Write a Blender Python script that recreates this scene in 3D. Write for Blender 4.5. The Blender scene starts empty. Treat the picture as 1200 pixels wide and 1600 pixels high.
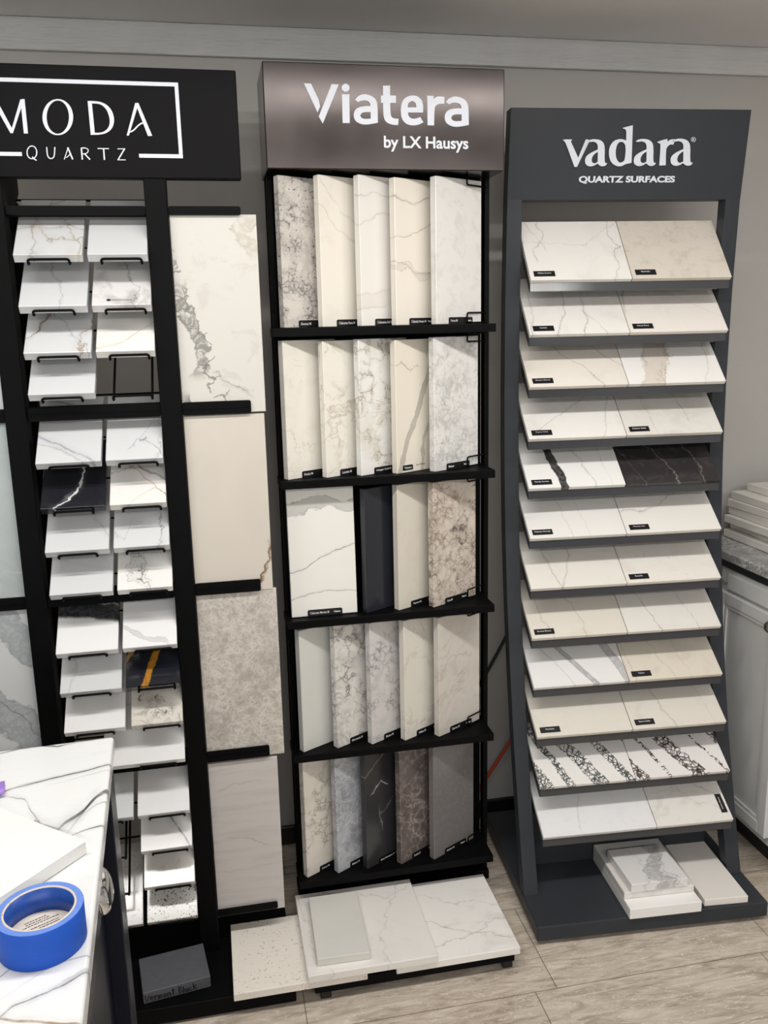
import bpy, bmesh, math, random
from mathutils import Matrix, Vector
random.seed(7)
S = bpy.context.scene
COL = S.collection

# ------------------------------------------------------------------ camera, light, exposure
cam_d = bpy.data.cameras.new('camera'); cam = bpy.data.objects.new('camera', cam_d); COL.objects.link(cam)
cam_d.sensor_fit = 'VERTICAL'; cam_d.sensor_height = 36.0; cam_d.lens = 1365.73 * 36.0 / 1600.0
cam_d.clip_start = 0.02
pit, rol, yaw = math.radians(12.2095), math.radians(-1.2717), math.radians(-11.1524)
fw = Vector((0, math.cos(pit), -math.sin(pit))); rt = Vector((1, 0, 0)); up = rt.cross(fw)
r2 = math.cos(rol) * rt + math.sin(rol) * up; u2 = -math.sin(rol) * rt + math.cos(rol) * up
Rz = Matrix.Rotation(yaw, 3, 'Z')
r2, u2, fw = Rz @ r2, Rz @ u2, Rz @ fw
cam.matrix_world = Matrix(((r2.x, u2.x, -fw.x, 0), (r2.y, u2.y, -fw.y, 0), (r2.z, u2.z, -fw.z, 1.6), (0, 0, 0, 1)))
S.camera = cam
S.view_settings.view_transform = 'Standard'; S.view_settings.look = 'None'
S.view_settings.gamma = 1.0; S.view_settings.use_curve_mapping = False
S.view_settings.exposure = EXPO = -0.16
W = bpy.data.worlds.new('World'); S.world = W; W.use_nodes = True
W.node_tree.nodes['Background'].inputs[0].default_value = (0.8, 0.85, 0.9, 1)
W.node_tree.nodes['Background'].inputs[1].default_value = 0.05

def area(name, loc, sx, sy, power, col):
    d = bpy.data.lights.new(name, 'AREA'); d.shape = 'RECTANGLE'; d.size = sx; d.size_y = sy; d.energy = power; d.color = col
    o = bpy.data.objects.new(name, d); COL.objects.link(o); o.location = loc
    return o
# two rows of ceiling strip lamps: one just in front of the racks, one behind the viewer
LAMPS = [((0.35, 1.13, 2.325), 2.6, 0.13, 37, 0), ((0.5, -1.5, 2.30), 3.0, 0.16, 42, 52)]
for i, (l, sx, sy, p, tilt) in enumerate(LAMPS):
    area('ceiling_strip_light', l, sx, sy, p, (1.0, 0.975, 0.94)).rotation_euler = (math.radians(tilt), 0, 0)

# added cool fill light behind the viewer, softens the shadows
area('added_fill_light', (-0.9, -2.93, 1.35), 2.4, 1.5, 26, (0.90, 0.95, 1.0)).rotation_euler = (math.radians(90), 0, 0)

# ------------------------------------------------------------------ helpers
def lin(c):
    c = c / 255.0
    return c / 12.92 if c <= 0.04045 else ((c + 0.055) / 1.055) ** 2.4
def rgb(r, g, b, k=1.0): return (lin(r) * k, lin(g) * k, lin(b) * k, 1)

def new_mat(name):
    m = bpy.data.materials.new(name); m.use_nodes = True
    nt = m.node_tree; return m, nt, nt.nodes['Principled BSDF']

def simple(name, col, rough=0.5, metal=0.0, spec=0.5, noise=None, bump=None, aniso=None):
    m, nt, b = new_mat(name)
    b.inputs['Base Color'].default_value = col; b.inputs['Roughness'].default_value = rough
    b.inputs['Metallic'].default_value = metal; b.inputs['Specular IOR Level'].default_value = spec
    tc = nt.nodes.new('ShaderNodeTexCoord')
    if noise:
        sc, amt = noise
        n = nt.nodes.new('ShaderNodeTexNoise'); n.inputs['Scale'].default_value = sc; n.inputs['Detail'].default_value = 5
        nt.links.new(tc.outputs['Object'], n.inputs['Vector'])
        mr = nt.nodes.new('ShaderNodeMapRange'); mr.inputs[1].default_value = 0.3; mr.inputs[2].default_value = 0.7
        mr.inputs[3].default_value = 1 - amt; mr.inputs[4].default_value = 1 + amt
        nt.links.new(n.outputs['Fac'], mr.inputs[0])
        mx = nt.nodes.new('ShaderNodeVectorMath'); mx.operation = 'SCALE'; mx.inputs[0].default_value = col[:3]
        nt.links.new(mr.outputs[0], mx.inputs['Scale']); nt.links.new(mx.outputs[0], b.inputs['Base Color'])
        mr2 = nt.nodes.new('ShaderNodeMapRange'); mr2.inputs[3].default_value = max(0.02, rough - 0.08); mr2.inputs[4].default_value = rough + 0.08
        nt.links.new(n.outputs['Fac'], mr2.inputs[0]); nt.links.new(mr2.outputs[0], b.inputs['Roughness'])
    if bump:
        sc, st = bump[:2]
        mp = nt.nodes.new('ShaderNodeMapping')
        if len(bump) > 2: mp.inputs['Scale'].default_value = bump[2]
        nt.links.new(tc.outputs['Object'], mp.inputs['Vector'])
        n = nt.nodes.new('ShaderNodeTexNoise'); n.inputs['Scale'].default_value = sc; n.inputs['Detail'].default_value = 6
        nt.links.new(mp.outputs[0], n.inputs['Vector'])
        bp = nt.nodes.new('ShaderNodeBump'); bp.inputs['Strength'].default_value = st; bp.inputs['Distance'].default_value = 0.01
        nt.links.new(n.outputs['Fac'], bp.inputs['Height']); nt.links.new(bp.outputs[0], b.inputs['Normal'])
    return m

def stone(name, base, w, h, layers=(), rough=0.22, seed=0, spec=0.5):
    """Quartz material over a slab of w x h metres (object x across, y up, z through)."""
    m, nt, b = new_mat(name)
    N, L = nt.nodes.new, nt.links.new
    def math_(op, a, c=None, d=None):
        n = N('ShaderNodeMath'); n.operation = op
        for i, v in enumerate((a, c, d)):
            if v is None: continue
            if isinstance(v, (int, float)): n.inputs[i].default_value = v
            else: L(v, n.inputs[i])
        return n.outputs[0]
    tc = N('ShaderNodeTexCoord'); off = N('ShaderNodeVectorMath'); off.operation = 'ADD'
    off.inputs[1].default_value = (seed * 1.37 % 9, seed * 2.11 % 7, seed * 0.73 % 5)
    L(tc.outputs['Object'], off.inputs[0]); P = off.outputs[0]
    sep = N('ShaderNodeSeparateXYZ'); L(tc.outputs['Object'], sep.inputs[0])
    def noise(scale, detail=4, stretch=None, dist=0.0, rot=0.0):
        n = N('ShaderNodeTexNoise'); n.inputs['Scale'].default_value = scale; n.inputs['Detail'].default_value = detail
        n.inputs['Distortion'].default_value = dist; n.inputs['Roughness'].default_value = 0.6
        if stretch:
            mp = N('ShaderNodeMapping'); mp.inputs['Scale'].default_value = stretch; mp.inputs['Rotation'].default_value = (0, 0, rot)
            L(P, mp.inputs[0]); L(mp.outputs[0], n.inputs['Vector'])
        else: L(P, n.inputs['Vector'])
        return n.outputs['Fac']
    def rng(x, lo, hi, a=0.0, c=1.0):
        n = N('ShaderNodeMapRange'); n.interpolation_type = 'SMOOTHSTEP'
        n.inputs[1].default_value = lo; n.inputs[2].default_value = hi; n.inputs[3].default_value = a; n.inputs[4].default_value = c
        L(x, n.inputs[0]); return n.outputs[0]
    wob = noise(38, 5); wob2 = noise(11, 2); brk = noise(30, 3)
    col = None
    cur = N('ShaderNodeRGB'); cur.outputs[0].default_value = base; cur = cur.outputs[0]
    def mixin(cur, fac, c):
        mx = N('ShaderNodeMix'); mx.data_type = 'RGBA'; L(fac, mx.inputs[0]); L(cur, mx.inputs[6]); mx.inputs[7].default_value = c
        return mx.outputs[2]
    def curve_dist(axis, pts, amp):
        t = math_('DIVIDE', sep.outputs['Y' if axis == 'y' else 'X'], h if axis == 'y' else w)
        other = sep.outputs['X' if axis == 'y' else 'Y']; dim = w if axis == 'y' else h
        fc = N('ShaderNodeFloatCurve'); mp = fc.mapping; mp.use_clip = False
        pts = sorted(pts); cv = mp.curves[0]
        while len(cv.points) < len(pts): cv.points.new(0.5, 0.5)
        for p, q in zip(cv.points, pts): p.location = q; p.handle_type = 'VECTOR'
        mp.extend = 'EXTRAPOLATED'; mp.update(); L(t, fc.inputs['Value'])
        d = math_('SUBTRACT', other, math_('MULTIPLY', fc.outputs[0], dim))
        n1 = math_('MULTIPLY', math_('SUBTRACT', wob, 0.5), amp); n2 = math_('MULTIPLY', math_('SUBTRACT', wob2, 0.5), amp * 1.6)
        return math_('ADD', d, math_('ADD', n1, n2)), t
    def limit(t, lim):
        a = rng(t, lim[0] - 0.04, lim[0] + 0.04); c = rng(t, lim[1] - 0.04, lim[1] + 0.04, 1, 0)
        return math_('MULTIPLY', a, c)
    for ly in layers:
        k = ly[0]
        if k == 'v':        # ('v', axis, pts, half width, colour, strength, wobble[, limits])
            _, ax, pts, hw, c, st, amp = ly[:7]
            d, t = curve_dist(ax, pts, amp); d = math_('ABSOLUTE', d)
            f = math_('MULTIPLY', rng(d, hw * 0.45, hw * 1.1, st, 0), rng(brk, 0.25, 0.6, 0.45, 1.0))
            halo = math_('MULTIPLY', rng(d, 0, hw * 6, st * 0.22, 0), rng(wob2, 0.35, 0.6))
            f = math_('MAXIMUM', f, halo)
            if len(ly) > 7: f = math_('MULTIPLY', f, limit(t, ly[7]))
            cur = mixin(cur, f, c)
        elif k == 'b':      # band: ('b', axis, pts, half width, colour, strength, wobble, inner texture, [limits])
            _, ax, pts, hw, c, st, amp, tex = ly[:8]
            d, t = curve_dist(ax, pts, amp); d = math_('ABSOLUTE', d)
            f = rng(d, hw * 0.8, hw, st, 0)
            if tex: f = math_('MULTIPLY', f, rng(noise(45, 5, None, 1.5), 0.35, 0.6, 1 - tex, 1))
            e = math_('MULTIPLY', rng(math_('ABSOLUTE', math_('SUBTRACT', d, hw * 0.9)), 0, hw * 0.16 + 0.0006, st * 0.6, 0), rng(brk, 0.35, 0.55))
            if len(ly) > 8: lm = limit(t, ly[8]); f = math_('MULTIPLY', f, lm); e = math_('MULTIPLY', e, lm)
            cur = mixin(cur, f, c); cur = mixin(cur, e, tuple(x * 0.55 for x in c[:3]) + (1,))
        elif k == 'c':      # clouds: ('c', scale, lo, hi, colour, strength[, stretch, rot])
            _, sc, lo, hi, c, st = ly[:6]
            nz = noise(sc, 5, ly[6] if len(ly) > 6 else None, 0.6, ly[7] if len(ly) > 7 else 0.0)
            cur = mixin(cur, rng(nz, lo, hi, 0, st), c)
        elif k == 's':      # specks: ('s', scale, threshold, colour, strength[, cluster])
            _, sc, th, c, st = ly[:5]
            f = rng(noise(sc, 2), th, th + 0.04, 0, st)
            if len(ly) > 5: f = math_('MULTIPLY', f, rng(noise(ly[5], 2), 0.42, 0.58))
            cur = mixin(cur, f, c)
        elif k == 'k':      # crackle: ('k', scale, width, colour, strength, lo, hi, distortion)
            _, sc, wd, c, st, lo, hi, ds = ly
            nz = N('ShaderNodeTexNoise'); nz.inputs['Scale'].default_value = sc * 1.3; nz.inputs['Detail'].default_value = 6; nz.inputs['Roughness'].default_value = 0.62; L(P, nz.inputs['Vector'])
            v1 = N('ShaderNodeVectorMath'); v1.operation = 'SCALE'; v1.inputs['Scale'].default_value = ds / sc; L(nz.outputs['Color'], v1.inputs[0])
            v2 = N('ShaderNodeVectorMath'); v2.operation = 'ADD'; L(P, v2.inputs[0]); L(v1.outputs[0], v2.inputs[1])
            vo = N('ShaderNodeTexVoronoi'); vo.feature = 'DISTANCE_TO_EDGE'; vo.inputs['Scale'].default_value = sc; vo.inputs['Randomness'].default_value = 1.0; L(v2.outputs[0], vo.inputs['Vector'])
            f = rng(vo.outputs['Distance'], wd * 0.35, wd, st, 0)
            soft = rng(vo.outputs['Distance'], 0, wd * 5, st * 0.35, 0)
            f = math_('MULTIPLY', math_('MAXIMUM', f, soft), rng(noise(sc * 0.35, 3), lo, hi))
            cur = mixin(cur, math_('MULTIPLY', f, rng(brk, 0.28, 0.58, 0.3, 1)), c)
        elif k == 'n':      # network: ('n', scale, width, colour, strength, lo, hi, distortion[, band])
            _, sc, wd, c, st, lo, hi, ds = ly[:8]
            nz = N('ShaderNodeTexNoise'); nz.inputs['Scale'].default_value = sc * 0.9; nz.inputs['Detail'].default_value = 4; L(P, nz.inputs['Vector'])
            v1 = N('ShaderNodeVectorMath'); v1.operation = 'SCALE'; v1.inputs['Scale'].default_value = ds / sc; L(nz.outputs['Color'], v1.inputs[0])
            v2 = N('ShaderNodeVectorMath'); v2.operation = 'ADD'; L(P, v2.inputs[0]); L(v1.outputs[0], v2.inputs[1])
            if len(ly) <= 8:      # wispy veins: ridges of a noise field, broken up by a second one
                rd = math_('ABSOLUTE', math_('SUBTRACT', noise(sc * 0.42, 5, None, ds * 0.9), 0.5))
                f = math_('MULTIPLY', rng(rd, 0.004, 0.012 + wd * 0.5, st, 0), rng(brk, 0.3, 0.6, 0.35, 1))
                rd2 = math_('ABSOLUTE', math_('SUBTRACT', noise(sc * 0.8, 3, None, ds), 0.47))
                f = math_('MAXIMUM', f, math_('MULTIPLY', rng(rd2, 0.002, 0.008 + wd * 0.3, st * 0.7, 0), rng(wob2, 0.45, 0.6)))
                if lo is not None: f = math_('MULTIPLY', f, rng(noise(sc * 0.28, 3), lo - 0.05, hi))
                cur = mixin(cur, f, c); continue
            vo = N('ShaderNodeTexVoronoi'); vo.feature = 'DISTANCE_TO_EDGE'; vo.inputs['Scale'].default_value = sc; L(v2.outputs[0], vo.inputs['Vector'])
            f = rng(vo.outputs['Distance'], wd * 0.3, wd, st, 0)
            if len(ly) > 8:
                msk = None
                for ax, pts, hw in ly[8]:
                    d, t = curve_dist(ax, pts, 0.012); q = rng(math_('ABSOLUTE', d), hw * 0.85, hw, 1, 0)
                    msk = q if msk is None else math_('MAXIMUM', msk, q)
                f = math_('MULTIPLY', f, msk)
            elif lo is not None: f = math_('MULTIPLY', f, rng(noise(sc * 0.28, 3), lo, hi))
            cur = mixin(cur, f, c)
    L(cur, b.inputs['Base Color'])
    b.inputs['Roughness'].default_value = rough; b.inputs['Specular IOR Level'].default_value = spec
    return m

def link(o, parent=None):
    COL.objects.link(o)
    if parent is not None: o.parent = parent
    return o
def tag(o, label, cat, group=None):
    o['label'] = label; o['category'] = cat
    if group: o['group'] = group
    return o
def structure(o): o['kind'] = 'structure'; return o
def empty(name, M, label, cat, group=None):
    o = bpy.data.objects.new(name, None); o.empty_display_size = 0.05; COL.objects.link(o); o.matrix_world = M
    return tag(o, label, cat, group)

class MB:
    def __init__(s): s.b = bmesh.new()
    def box(s, x0, x1, y0, y1, z0, z1, bev=0.0, seg=1):
        vs = [s.b.verts.new((x, y, z)) for z in (z0, z1) for y in (y0, y1) for x in (x0, x1)]
        fs = [s.b.faces.new([vs[i] for i in q]) for q in ((0, 2, 3, 1), (4, 5, 7, 6), (0, 1, 5, 4), (2, 6, 7, 3), (0, 4, 6, 2), (1, 3, 7, 5))]
        if bev:
            es = list({e for f in fs for e in f.edges})
            bmesh.ops.bevel(s.b, geom=es, offset=bev, segments=seg, affect='EDGES', profile=0.5)
        return s
    def prism(s, poly, axis, a0, a1, bev=0.0):
        """poly in the two other axes (in xyz order), extruded a0..a1 along axis"""
        def P(p, a): return {'x': (a, p[0], p[1]), 'y': (p[0], a, p[1]), 'z': (p[0], p[1], a)}[axis]
        A = [s.b.verts.new(P(p, a0)) for p in poly]; B = [s.b.verts.new(P(p, a1)) for p in poly]
        fs = [s.b.faces.new(A), s.b.faces.new(B[::-1])]
        n = len(poly)
        for i in range(n): fs.append(s.b.faces.new((A[i], B[i], B[(i + 1) % n], A[(i + 1) % n])))
        bmesh.ops.recalc_face_normals(s.b, faces=fs)
        if bev:
            es = [e for e in {e for f in fs for e in f.edges} if len(e.link_faces) == 2 and e.calc_face_angle(0) > 0.6]
            bmesh.ops.bevel(s.b, geom=es, offset=bev, segments=2, affect='EDGES', profile=0.5)
        return s
    def tube(s, pts, r, n=8):
        pts = [Vector(p) for p in pts]; rings = []
        for i, p in enumerate(pts):
            d = (pts[min(i + 1, len(pts) - 1)] - pts[max(i - 1, 0)]).normalized()
            a = d.orthogonal().normalized() if i == 0 else (ref - d * ref.dot(d)).normalized()
            ref = a; c = d.cross(a)
            rings.append([s.b.verts.new(p + r * (math.cos(2 * math.pi * k / n) * a + math.sin(2 * math.pi * k / n) * c)) for k in range(n)])
        for A, B in zip(rings, rings[1:]):
            for k in range(n): s.b.faces.new((A[k], A[(k + 1) % n], B[(k + 1) % n], B[k]))
        s.b.faces.new(rings[0][::-1]); s.b.faces.new(rings[-1])
        return s
    def lathe(s, prof, n=48, ang=2 * math.pi):
        full = abs(ang - 2 * math.pi) < 1e-6; cnt = n if full else n + 1
        R = [[s.b.verts.new((r * math.cos(ang * k / n), r * math.sin(ang * k / n), z)) for k in range(cnt)] for r, z in prof]
        for A, B in zip(R, R[1:]):
            for k in range(n): s.b.faces.new((A[k], A[(k + 1) % cnt], B[(k + 1) % cnt], B[k]))
        return s
    def build(s, name, mat, parent=None, smooth=False, M=None):
        bmesh.ops.recalc_face_normals(s.b, faces=s.b.faces)
        me = bpy.data.meshes.new(name); s.b.to_mesh(me); s.b.free()
        if smooth:
            for p in me.polygons: p.use_smooth = True
        me.materials.append(mat); o = bpy.data.objects.new(name, me); link(o, parent)
        if M is not None:
            if parent is None: o.matrix_world = M
            else: o.matrix_local = M
        return o

def frame(o, ex, ey, ez):
    return Matrix(((ex[0], ey[0], ez[0], o[0]), (ex[1], ey[1], ez[1], o[1]), (ex[2], ey[2], ez[2], o[2]), (0, 0, 0, 1)))
def rounded(pts, r, n=4):
    out = []; pts = [Vector(p) for p in pts]
    for i, p in enumerate(pts):
        if i in (0, len(pts) - 1): out.append(p); continue
        a = (pts[i - 1] - p); c = (pts[i + 1] - p); rr = min(r, a.length * 0.45, c.length * 0.45)
        A = p + a.normalized() * rr; C = p + c.normalized() * rr
        for k in range(n + 1):
            t = k / n; out.append(A * (1 - t) ** 2 + p * 2 * t * (1 - t) + C * t * t)
    return out
def slab(name, w, h, t, mat, M, label, group=None, cat='stone sample', bev=0.0012):
    o = MB().box(0, w, 0, h, -t, 0, bev).build(name, mat); o.matrix_world = M
    return tag(o, label, cat, group)

def chaikin(p):
    """rounds the gentle corners of a closed outline, keeps the sharp ones"""
    n = len(p); out = []
    for i in range(n):
        a, b_, c = Vector(p[i - 1]), Vector(p[i]), Vector(p[(i + 1) % n])
        ang = (b_ - a).angle(c - b_, 0) if (b_ - a).length > 0 and (c - b_).length > 0 else 0
        if ang > 0.95 or ang < 0.02: out.append(tuple(b_))
        else: out += [tuple(b_ * 0.75 + a * 0.25), tuple(b_ * 0.75 + c * 0.25)]
    return out
def outline(name, polys, mat, parent, M, groups=None, depth=0.0008, smooth=1):
    bm = bmesh.new()
    for gi, grp in enumerate(groups or [range(len(polys))]):     # each group is filled on its own, so strokes may cross
        cu = bpy.data.curves.new(name, 'CURVE'); cu.dimensions = '2D'; cu.fill_mode = 'BOTH'; cu.extrude = depth + gi * 0.00002
        for p in (polys[i] for i in grp):
            for _ in range(smooth): p = chaikin(p)
            sp = cu.splines.new('POLY'); sp.points.add(len(p) - 1); sp.use_cyclic_u = True
            for q, v in zip(sp.points, p): q.co = (v[0], v[1], 0, 1)
        tmp = bpy.data.objects.new(name, cu); t_ = bpy.data.meshes.new_from_object(tmp); bpy.data.objects.remove(tmp)
        bm.from_mesh(t_); bpy.data.meshes.remove(t_)
    me = bpy.data.meshes.new(name); bm.to_mesh(me); bm.free()
    me.materials.clear(); me.materials.append(mat); me.name = name
    o = bpy.data.objects.new(name, me); link(o, parent); o.matrix_local = M
    return o
def lettering(name, text, x0, y0, w, h, mat, parent, M, bold=0.0, depth=0.0002, space=1.0):
    """text whose box is fitted to w x h with its lower left corner at x0, y0 in frame M"""
    cu = bpy.data.curves.new(name, 'FONT'); cu.body = text; cu.extrude = 0.001; cu.offset = bold; cu.space_character = space; cu.resolution_u = 4
    tmp = bpy.data.objects.new(name, cu); me = bpy.data.meshes.new_from_object(tmp); bpy.data.objects.remove(tmp)
    xs = [v.co.x for v in me.vertices]; ys = [v.co.y for v in me.vertices]
    ax, ay = min(xs), min(ys); sx = w / (max(xs) - ax); sy = h / (max(ys) - ay)
    for v in me.vertices: v.co = ((v.co.x - ax) * sx + x0, (v.co.y - ay) * sy + y0, v.co.z / 0.001 * depth)
    me.materials.clear(); me.materials.append(mat); me.name = name
    o = bpy.data.objects.new(name, me); link(o, parent); o.matrix_local = M
    return o
def roundrect(x0, x1, y0, y1, r, top_only=True, n=4):
    p = [(x0, y0), (x1, y0)]
    for cx, cy, a0 in ((x1 - r, y1 - r, 0), (x0 + r, y1 - r, 90)):
        for k in range(n + 1):
            a = math.radians(a0 + 90 * k / n); p.append((cx + r * math.cos(a), cy + r * math.sin(a)))
    return p
I4 = Matrix.Identity(4)
def T(x, y, z): return Matrix.Translation((x, y, z))
G_VIA=[[(0.2494,2.1182),(0.2656,2.1179),(0.2857,2.0765),(0.2776,2.0591)],[(0.3112,2.1182),(0.3269,2.1177),(0.2885,2.0365),(0.2801,2.0512)],[(0.3511,2.1118),(0.3508,2.1099),(0.3501,2.1082),(0.349,2.1066),(0.3475,2.1052),(0.3458,2.1042),(0.3439,2.1035),(0.3419,2.1033),(0.3399,2.1034),(0.338,2.104),(0.3363,2.1049),(0.3349,2.1062),(0.3339,2.1077),(0.3333,2.1095),(0.3331,2.1113),(0.3334,2.1131),(0.3341,2.1149),(0.3352,2.1165),(0.3367,2.1178),(0.3384,2.1188),(0.3404,2.1195),(0.3424,2.1197),(0.3444,2.1196),(0.3462,2.119),(0.3479,2.1181),(0.3493,2.1168),(0.3503,2.1153),(0.3509,2.1136)],[(0.3334,2.0981),(0.35,2.0985),(0.3493,2.0387),(0.3333,2.0384)],[(0.3627,2.0873),(0.3702,2.0957),(0.3837,2.1001),(0.3992,2.0971),(0.41,2.0901),(0.4138,2.0785),(0.4136,2.0406),(0.4022,2.0384),(0.3874,2.0361),(0.3747,2.0368),(0.3621,2.0429),(0.3581,2.0539),(0.3613,2.0656),(0.3702,2.0722),(0.3848,2.0748),(0.3972,2.0751),(0.3973,2.0791),(0.3942,2.0844),(0.3851,2.0868),(0.376,2.0856),(0.3691,2.0824)],[(0.3976,2.0624),(0.3845,2.0625),(0.3764,2.06),(0.3734,2.0546),(0.3768,2.0493),(0.3841,2.0478),(0.3973,2.049)],[(0.4271,2.1184),(0.4432,2.1186),(0.4428,2.0982),(0.4564,2.0983),(0.4561,2.0832),(0.4428,2.0829),(0.4431,2.0608),(0.4452,2.0534),(0.451,2.0502),(0.4614,2.05),(0.4604,2.0368),(0.4482,2.0366),(0.4353,2.0404),(0.4288,2.047),(0.4265,2.0587),(0.4263,2.0825),(0.4215,2.0824),(0.4219,2.0977),(0.4263,2.0978)],[(0.4937,2.1002),(0.5067,2.0985),(0.5159,2.091),(0.5191,2.0793),(0.5186,2.0644),(0.4831,2.0637),(0.4849,2.0556),(0.4911,2.051),(0.5016,2.0509),(0.5117,2.0548),(0.5191,2.0438),(0.5077,2.0381),(0.4928,2.0361),(0.4779,2.0396),(0.4688,2.0495),(0.4668,2.064),(0.467,2.0731),(0.4702,2.0866),(0.4789,2.0958)],[(0.4826,2.0744),(0.5034,2.0749),(0.5024,2.0823),(0.4991,2.0866),(0.4928,2.0881),(0.4861,2.0853),(0.4834,2.0805)],[(0.5287,2.1001),(0.5433,2.0998),(0.544,2.0927),(0.5478,2.0972),(0.5553,2.0994),(0.5688,2.0987),(0.5687,2.0839),(0.557,2.0836),(0.5495,2.0807),(0.5453,2.0749),(0.5442,2.0375),(0.5287,2.0375)],[(0.5725,2.0877),(0.5801,2.0963),(0.5941,2.1007),(0.6103,2.0978),(0.6217,2.0906),(0.6259,2.0788),(0.6266,2.0401),(0.6147,2.0378),(0.5995,2.0354),(0.5862,2.0362),(0.5729,2.0425),(0.5685,2.0536),(0.5716,2.0656),(0.5807,2.0723),(0.5958,2.075),(0.6087,2.0753),(0.6088,2.0794),(0.6054,2.0847),(0.5959,2.0872),(0.5864,2.086),(0.5792,2.0828)],[(0.6095,2.0624),(0.5958,2.0624),(0.5874,2.0598),(0.5844,2.0543),(0.5881,2.0489),(0.5957,2.0474),(0.6094,2.0487)]]
G_MODA=[[(-0.384,2.0502),(-0.375,2.0504),(-0.3515,1.9973),(-0.3298,2.0515),(-0.3232,2.0517),(-0.3504,1.9881),(-0.3552,1.988)],[(-0.3298,2.0515),(-0.3219,2.0523),(-0.3218,1.988),(-0.3297,1.9878)],[(-0.384,2.0502),(-0.3804,2.0503),(-0.3939,1.9867),(-0.3976,1.9866)],[(-0.232,2.0205),(-0.2329,2.0152),(-0.2344,2.0099),(-0.2367,2.0049),(-0.2396,2.0003),(-0.243,1.9961),(-0.2469,1.9925),(-0.2511,1.9896),(-0.2556,1.9875),(-0.2603,1.9862),(-0.265,1.9857),(-0.2696,1.986),(-0.274,1.9872),(-0.278,1.9892),(-0.2817,1.9919),(-0.2849,1.9953),(-0.2875,1.9993),(-0.2895,2.0039),(-0.2908,2.0088),(-0.2913,2.014),(-0.2912,2.0193),(-0.2903,2.0246),(-0.2887,2.0298),(-0.2864,2.0348),(-0.2836,2.0393),(-0.2802,2.0435),(-0.2764,2.047),(-0.2721,2.0499),(-0.2677,2.052),(-0.2631,2.0533),(-0.2584,2.0539),(-0.2538,2.0536),(-0.2495,2.0524),(-0.2454,2.0505),(-0.2417,2.0478),(-0.2385,2.0444),(-0.2358,2.0405),(-0.2338,2.036),(-0.2325,2.031),(-0.2319,2.0259)],[(-0.24,2.0203),(-0.2408,2.0154),(-0.242,2.0106),(-0.2437,2.006),(-0.2459,2.0017),(-0.2485,1.9979),(-0.2514,1.9947),(-0.2545,1.992),(-0.2578,1.9901),(-0.2613,1.9888),(-0.2647,1.9884),(-0.268,1.9887),(-0.2712,1.9898),(-0.2742,1.9917),(-0.2768,1.9942),(-0.2791,1.9974),(-0.2809,2.0011),(-0.2823,2.0052),(-0.2831,2.0098),(-0.2834,2.0145),(-0.2832,2.0194),(-0.2825,2.0243),(-0.2812,2.0291),(-0.2795,2.0337),(-0.2773,2.0379),(-0.2748,2.0417),(-0.2719,2.0449),(-0.2688,2.0475),(-0.2655,2.0495),(-0.2621,2.0507),(-0.2587,2.0512),(-0.2553,2.0509),(-0.2522,2.0498),(-0.2492,2.048),(-0.2466,2.0455),(-0.2443,2.0424),(-0.2425,2.0387),(-0.2411,2.0346),(-0.2402,2.03),(-0.2399,2.0253)],[(-0.2013,2.0517),(-0.1898,2.0517),(-0.1789,2.051),(-0.1698,2.0482),(-0.1621,2.0433),(-0.1559,2.0352),(-0.1527,2.0246),(-0.1526,2.014),(-0.1556,2.0047),(-0.1616,1.9967),(-0.1709,1.991),(-0.1828,1.988),(-0.2008,1.9874)],[(-0.1933,2.0473),(-0.1808,2.047),(-0.1733,2.0442),(-0.1664,2.0374),(-0.1623,2.0266),(-0.161,2.0153),(-0.1627,2.0061),(-0.1678,1.9984),(-0.1761,1.9933),(-0.1841,1.9917),(-0.1926,1.9915)],[(-0.1083,2.05),(-0.1019,2.0504),(-0.079,1.9877),(-0.0877,1.9872),(-0.1055,2.0418)],[(-0.1083,2.05),(-0.1033,2.0449),(-0.1257,1.9875),(-0.1301,1.9874)],[(-0.1249,1.9926),(-0.1195,1.994),(-0.1138,1.9974),(-0.1088,2.0025),(-0.1035,2.0071),(-0.0997,2.0095),(-0.0956,2.0111),(-0.0964,2.0136),(-0.1009,2.0119),(-0.1051,2.0092),(-0.1107,2.0044),(-0.1155,1.9995),(-0.1204,1.9965),(-0.1254,1.9953)]]
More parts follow.
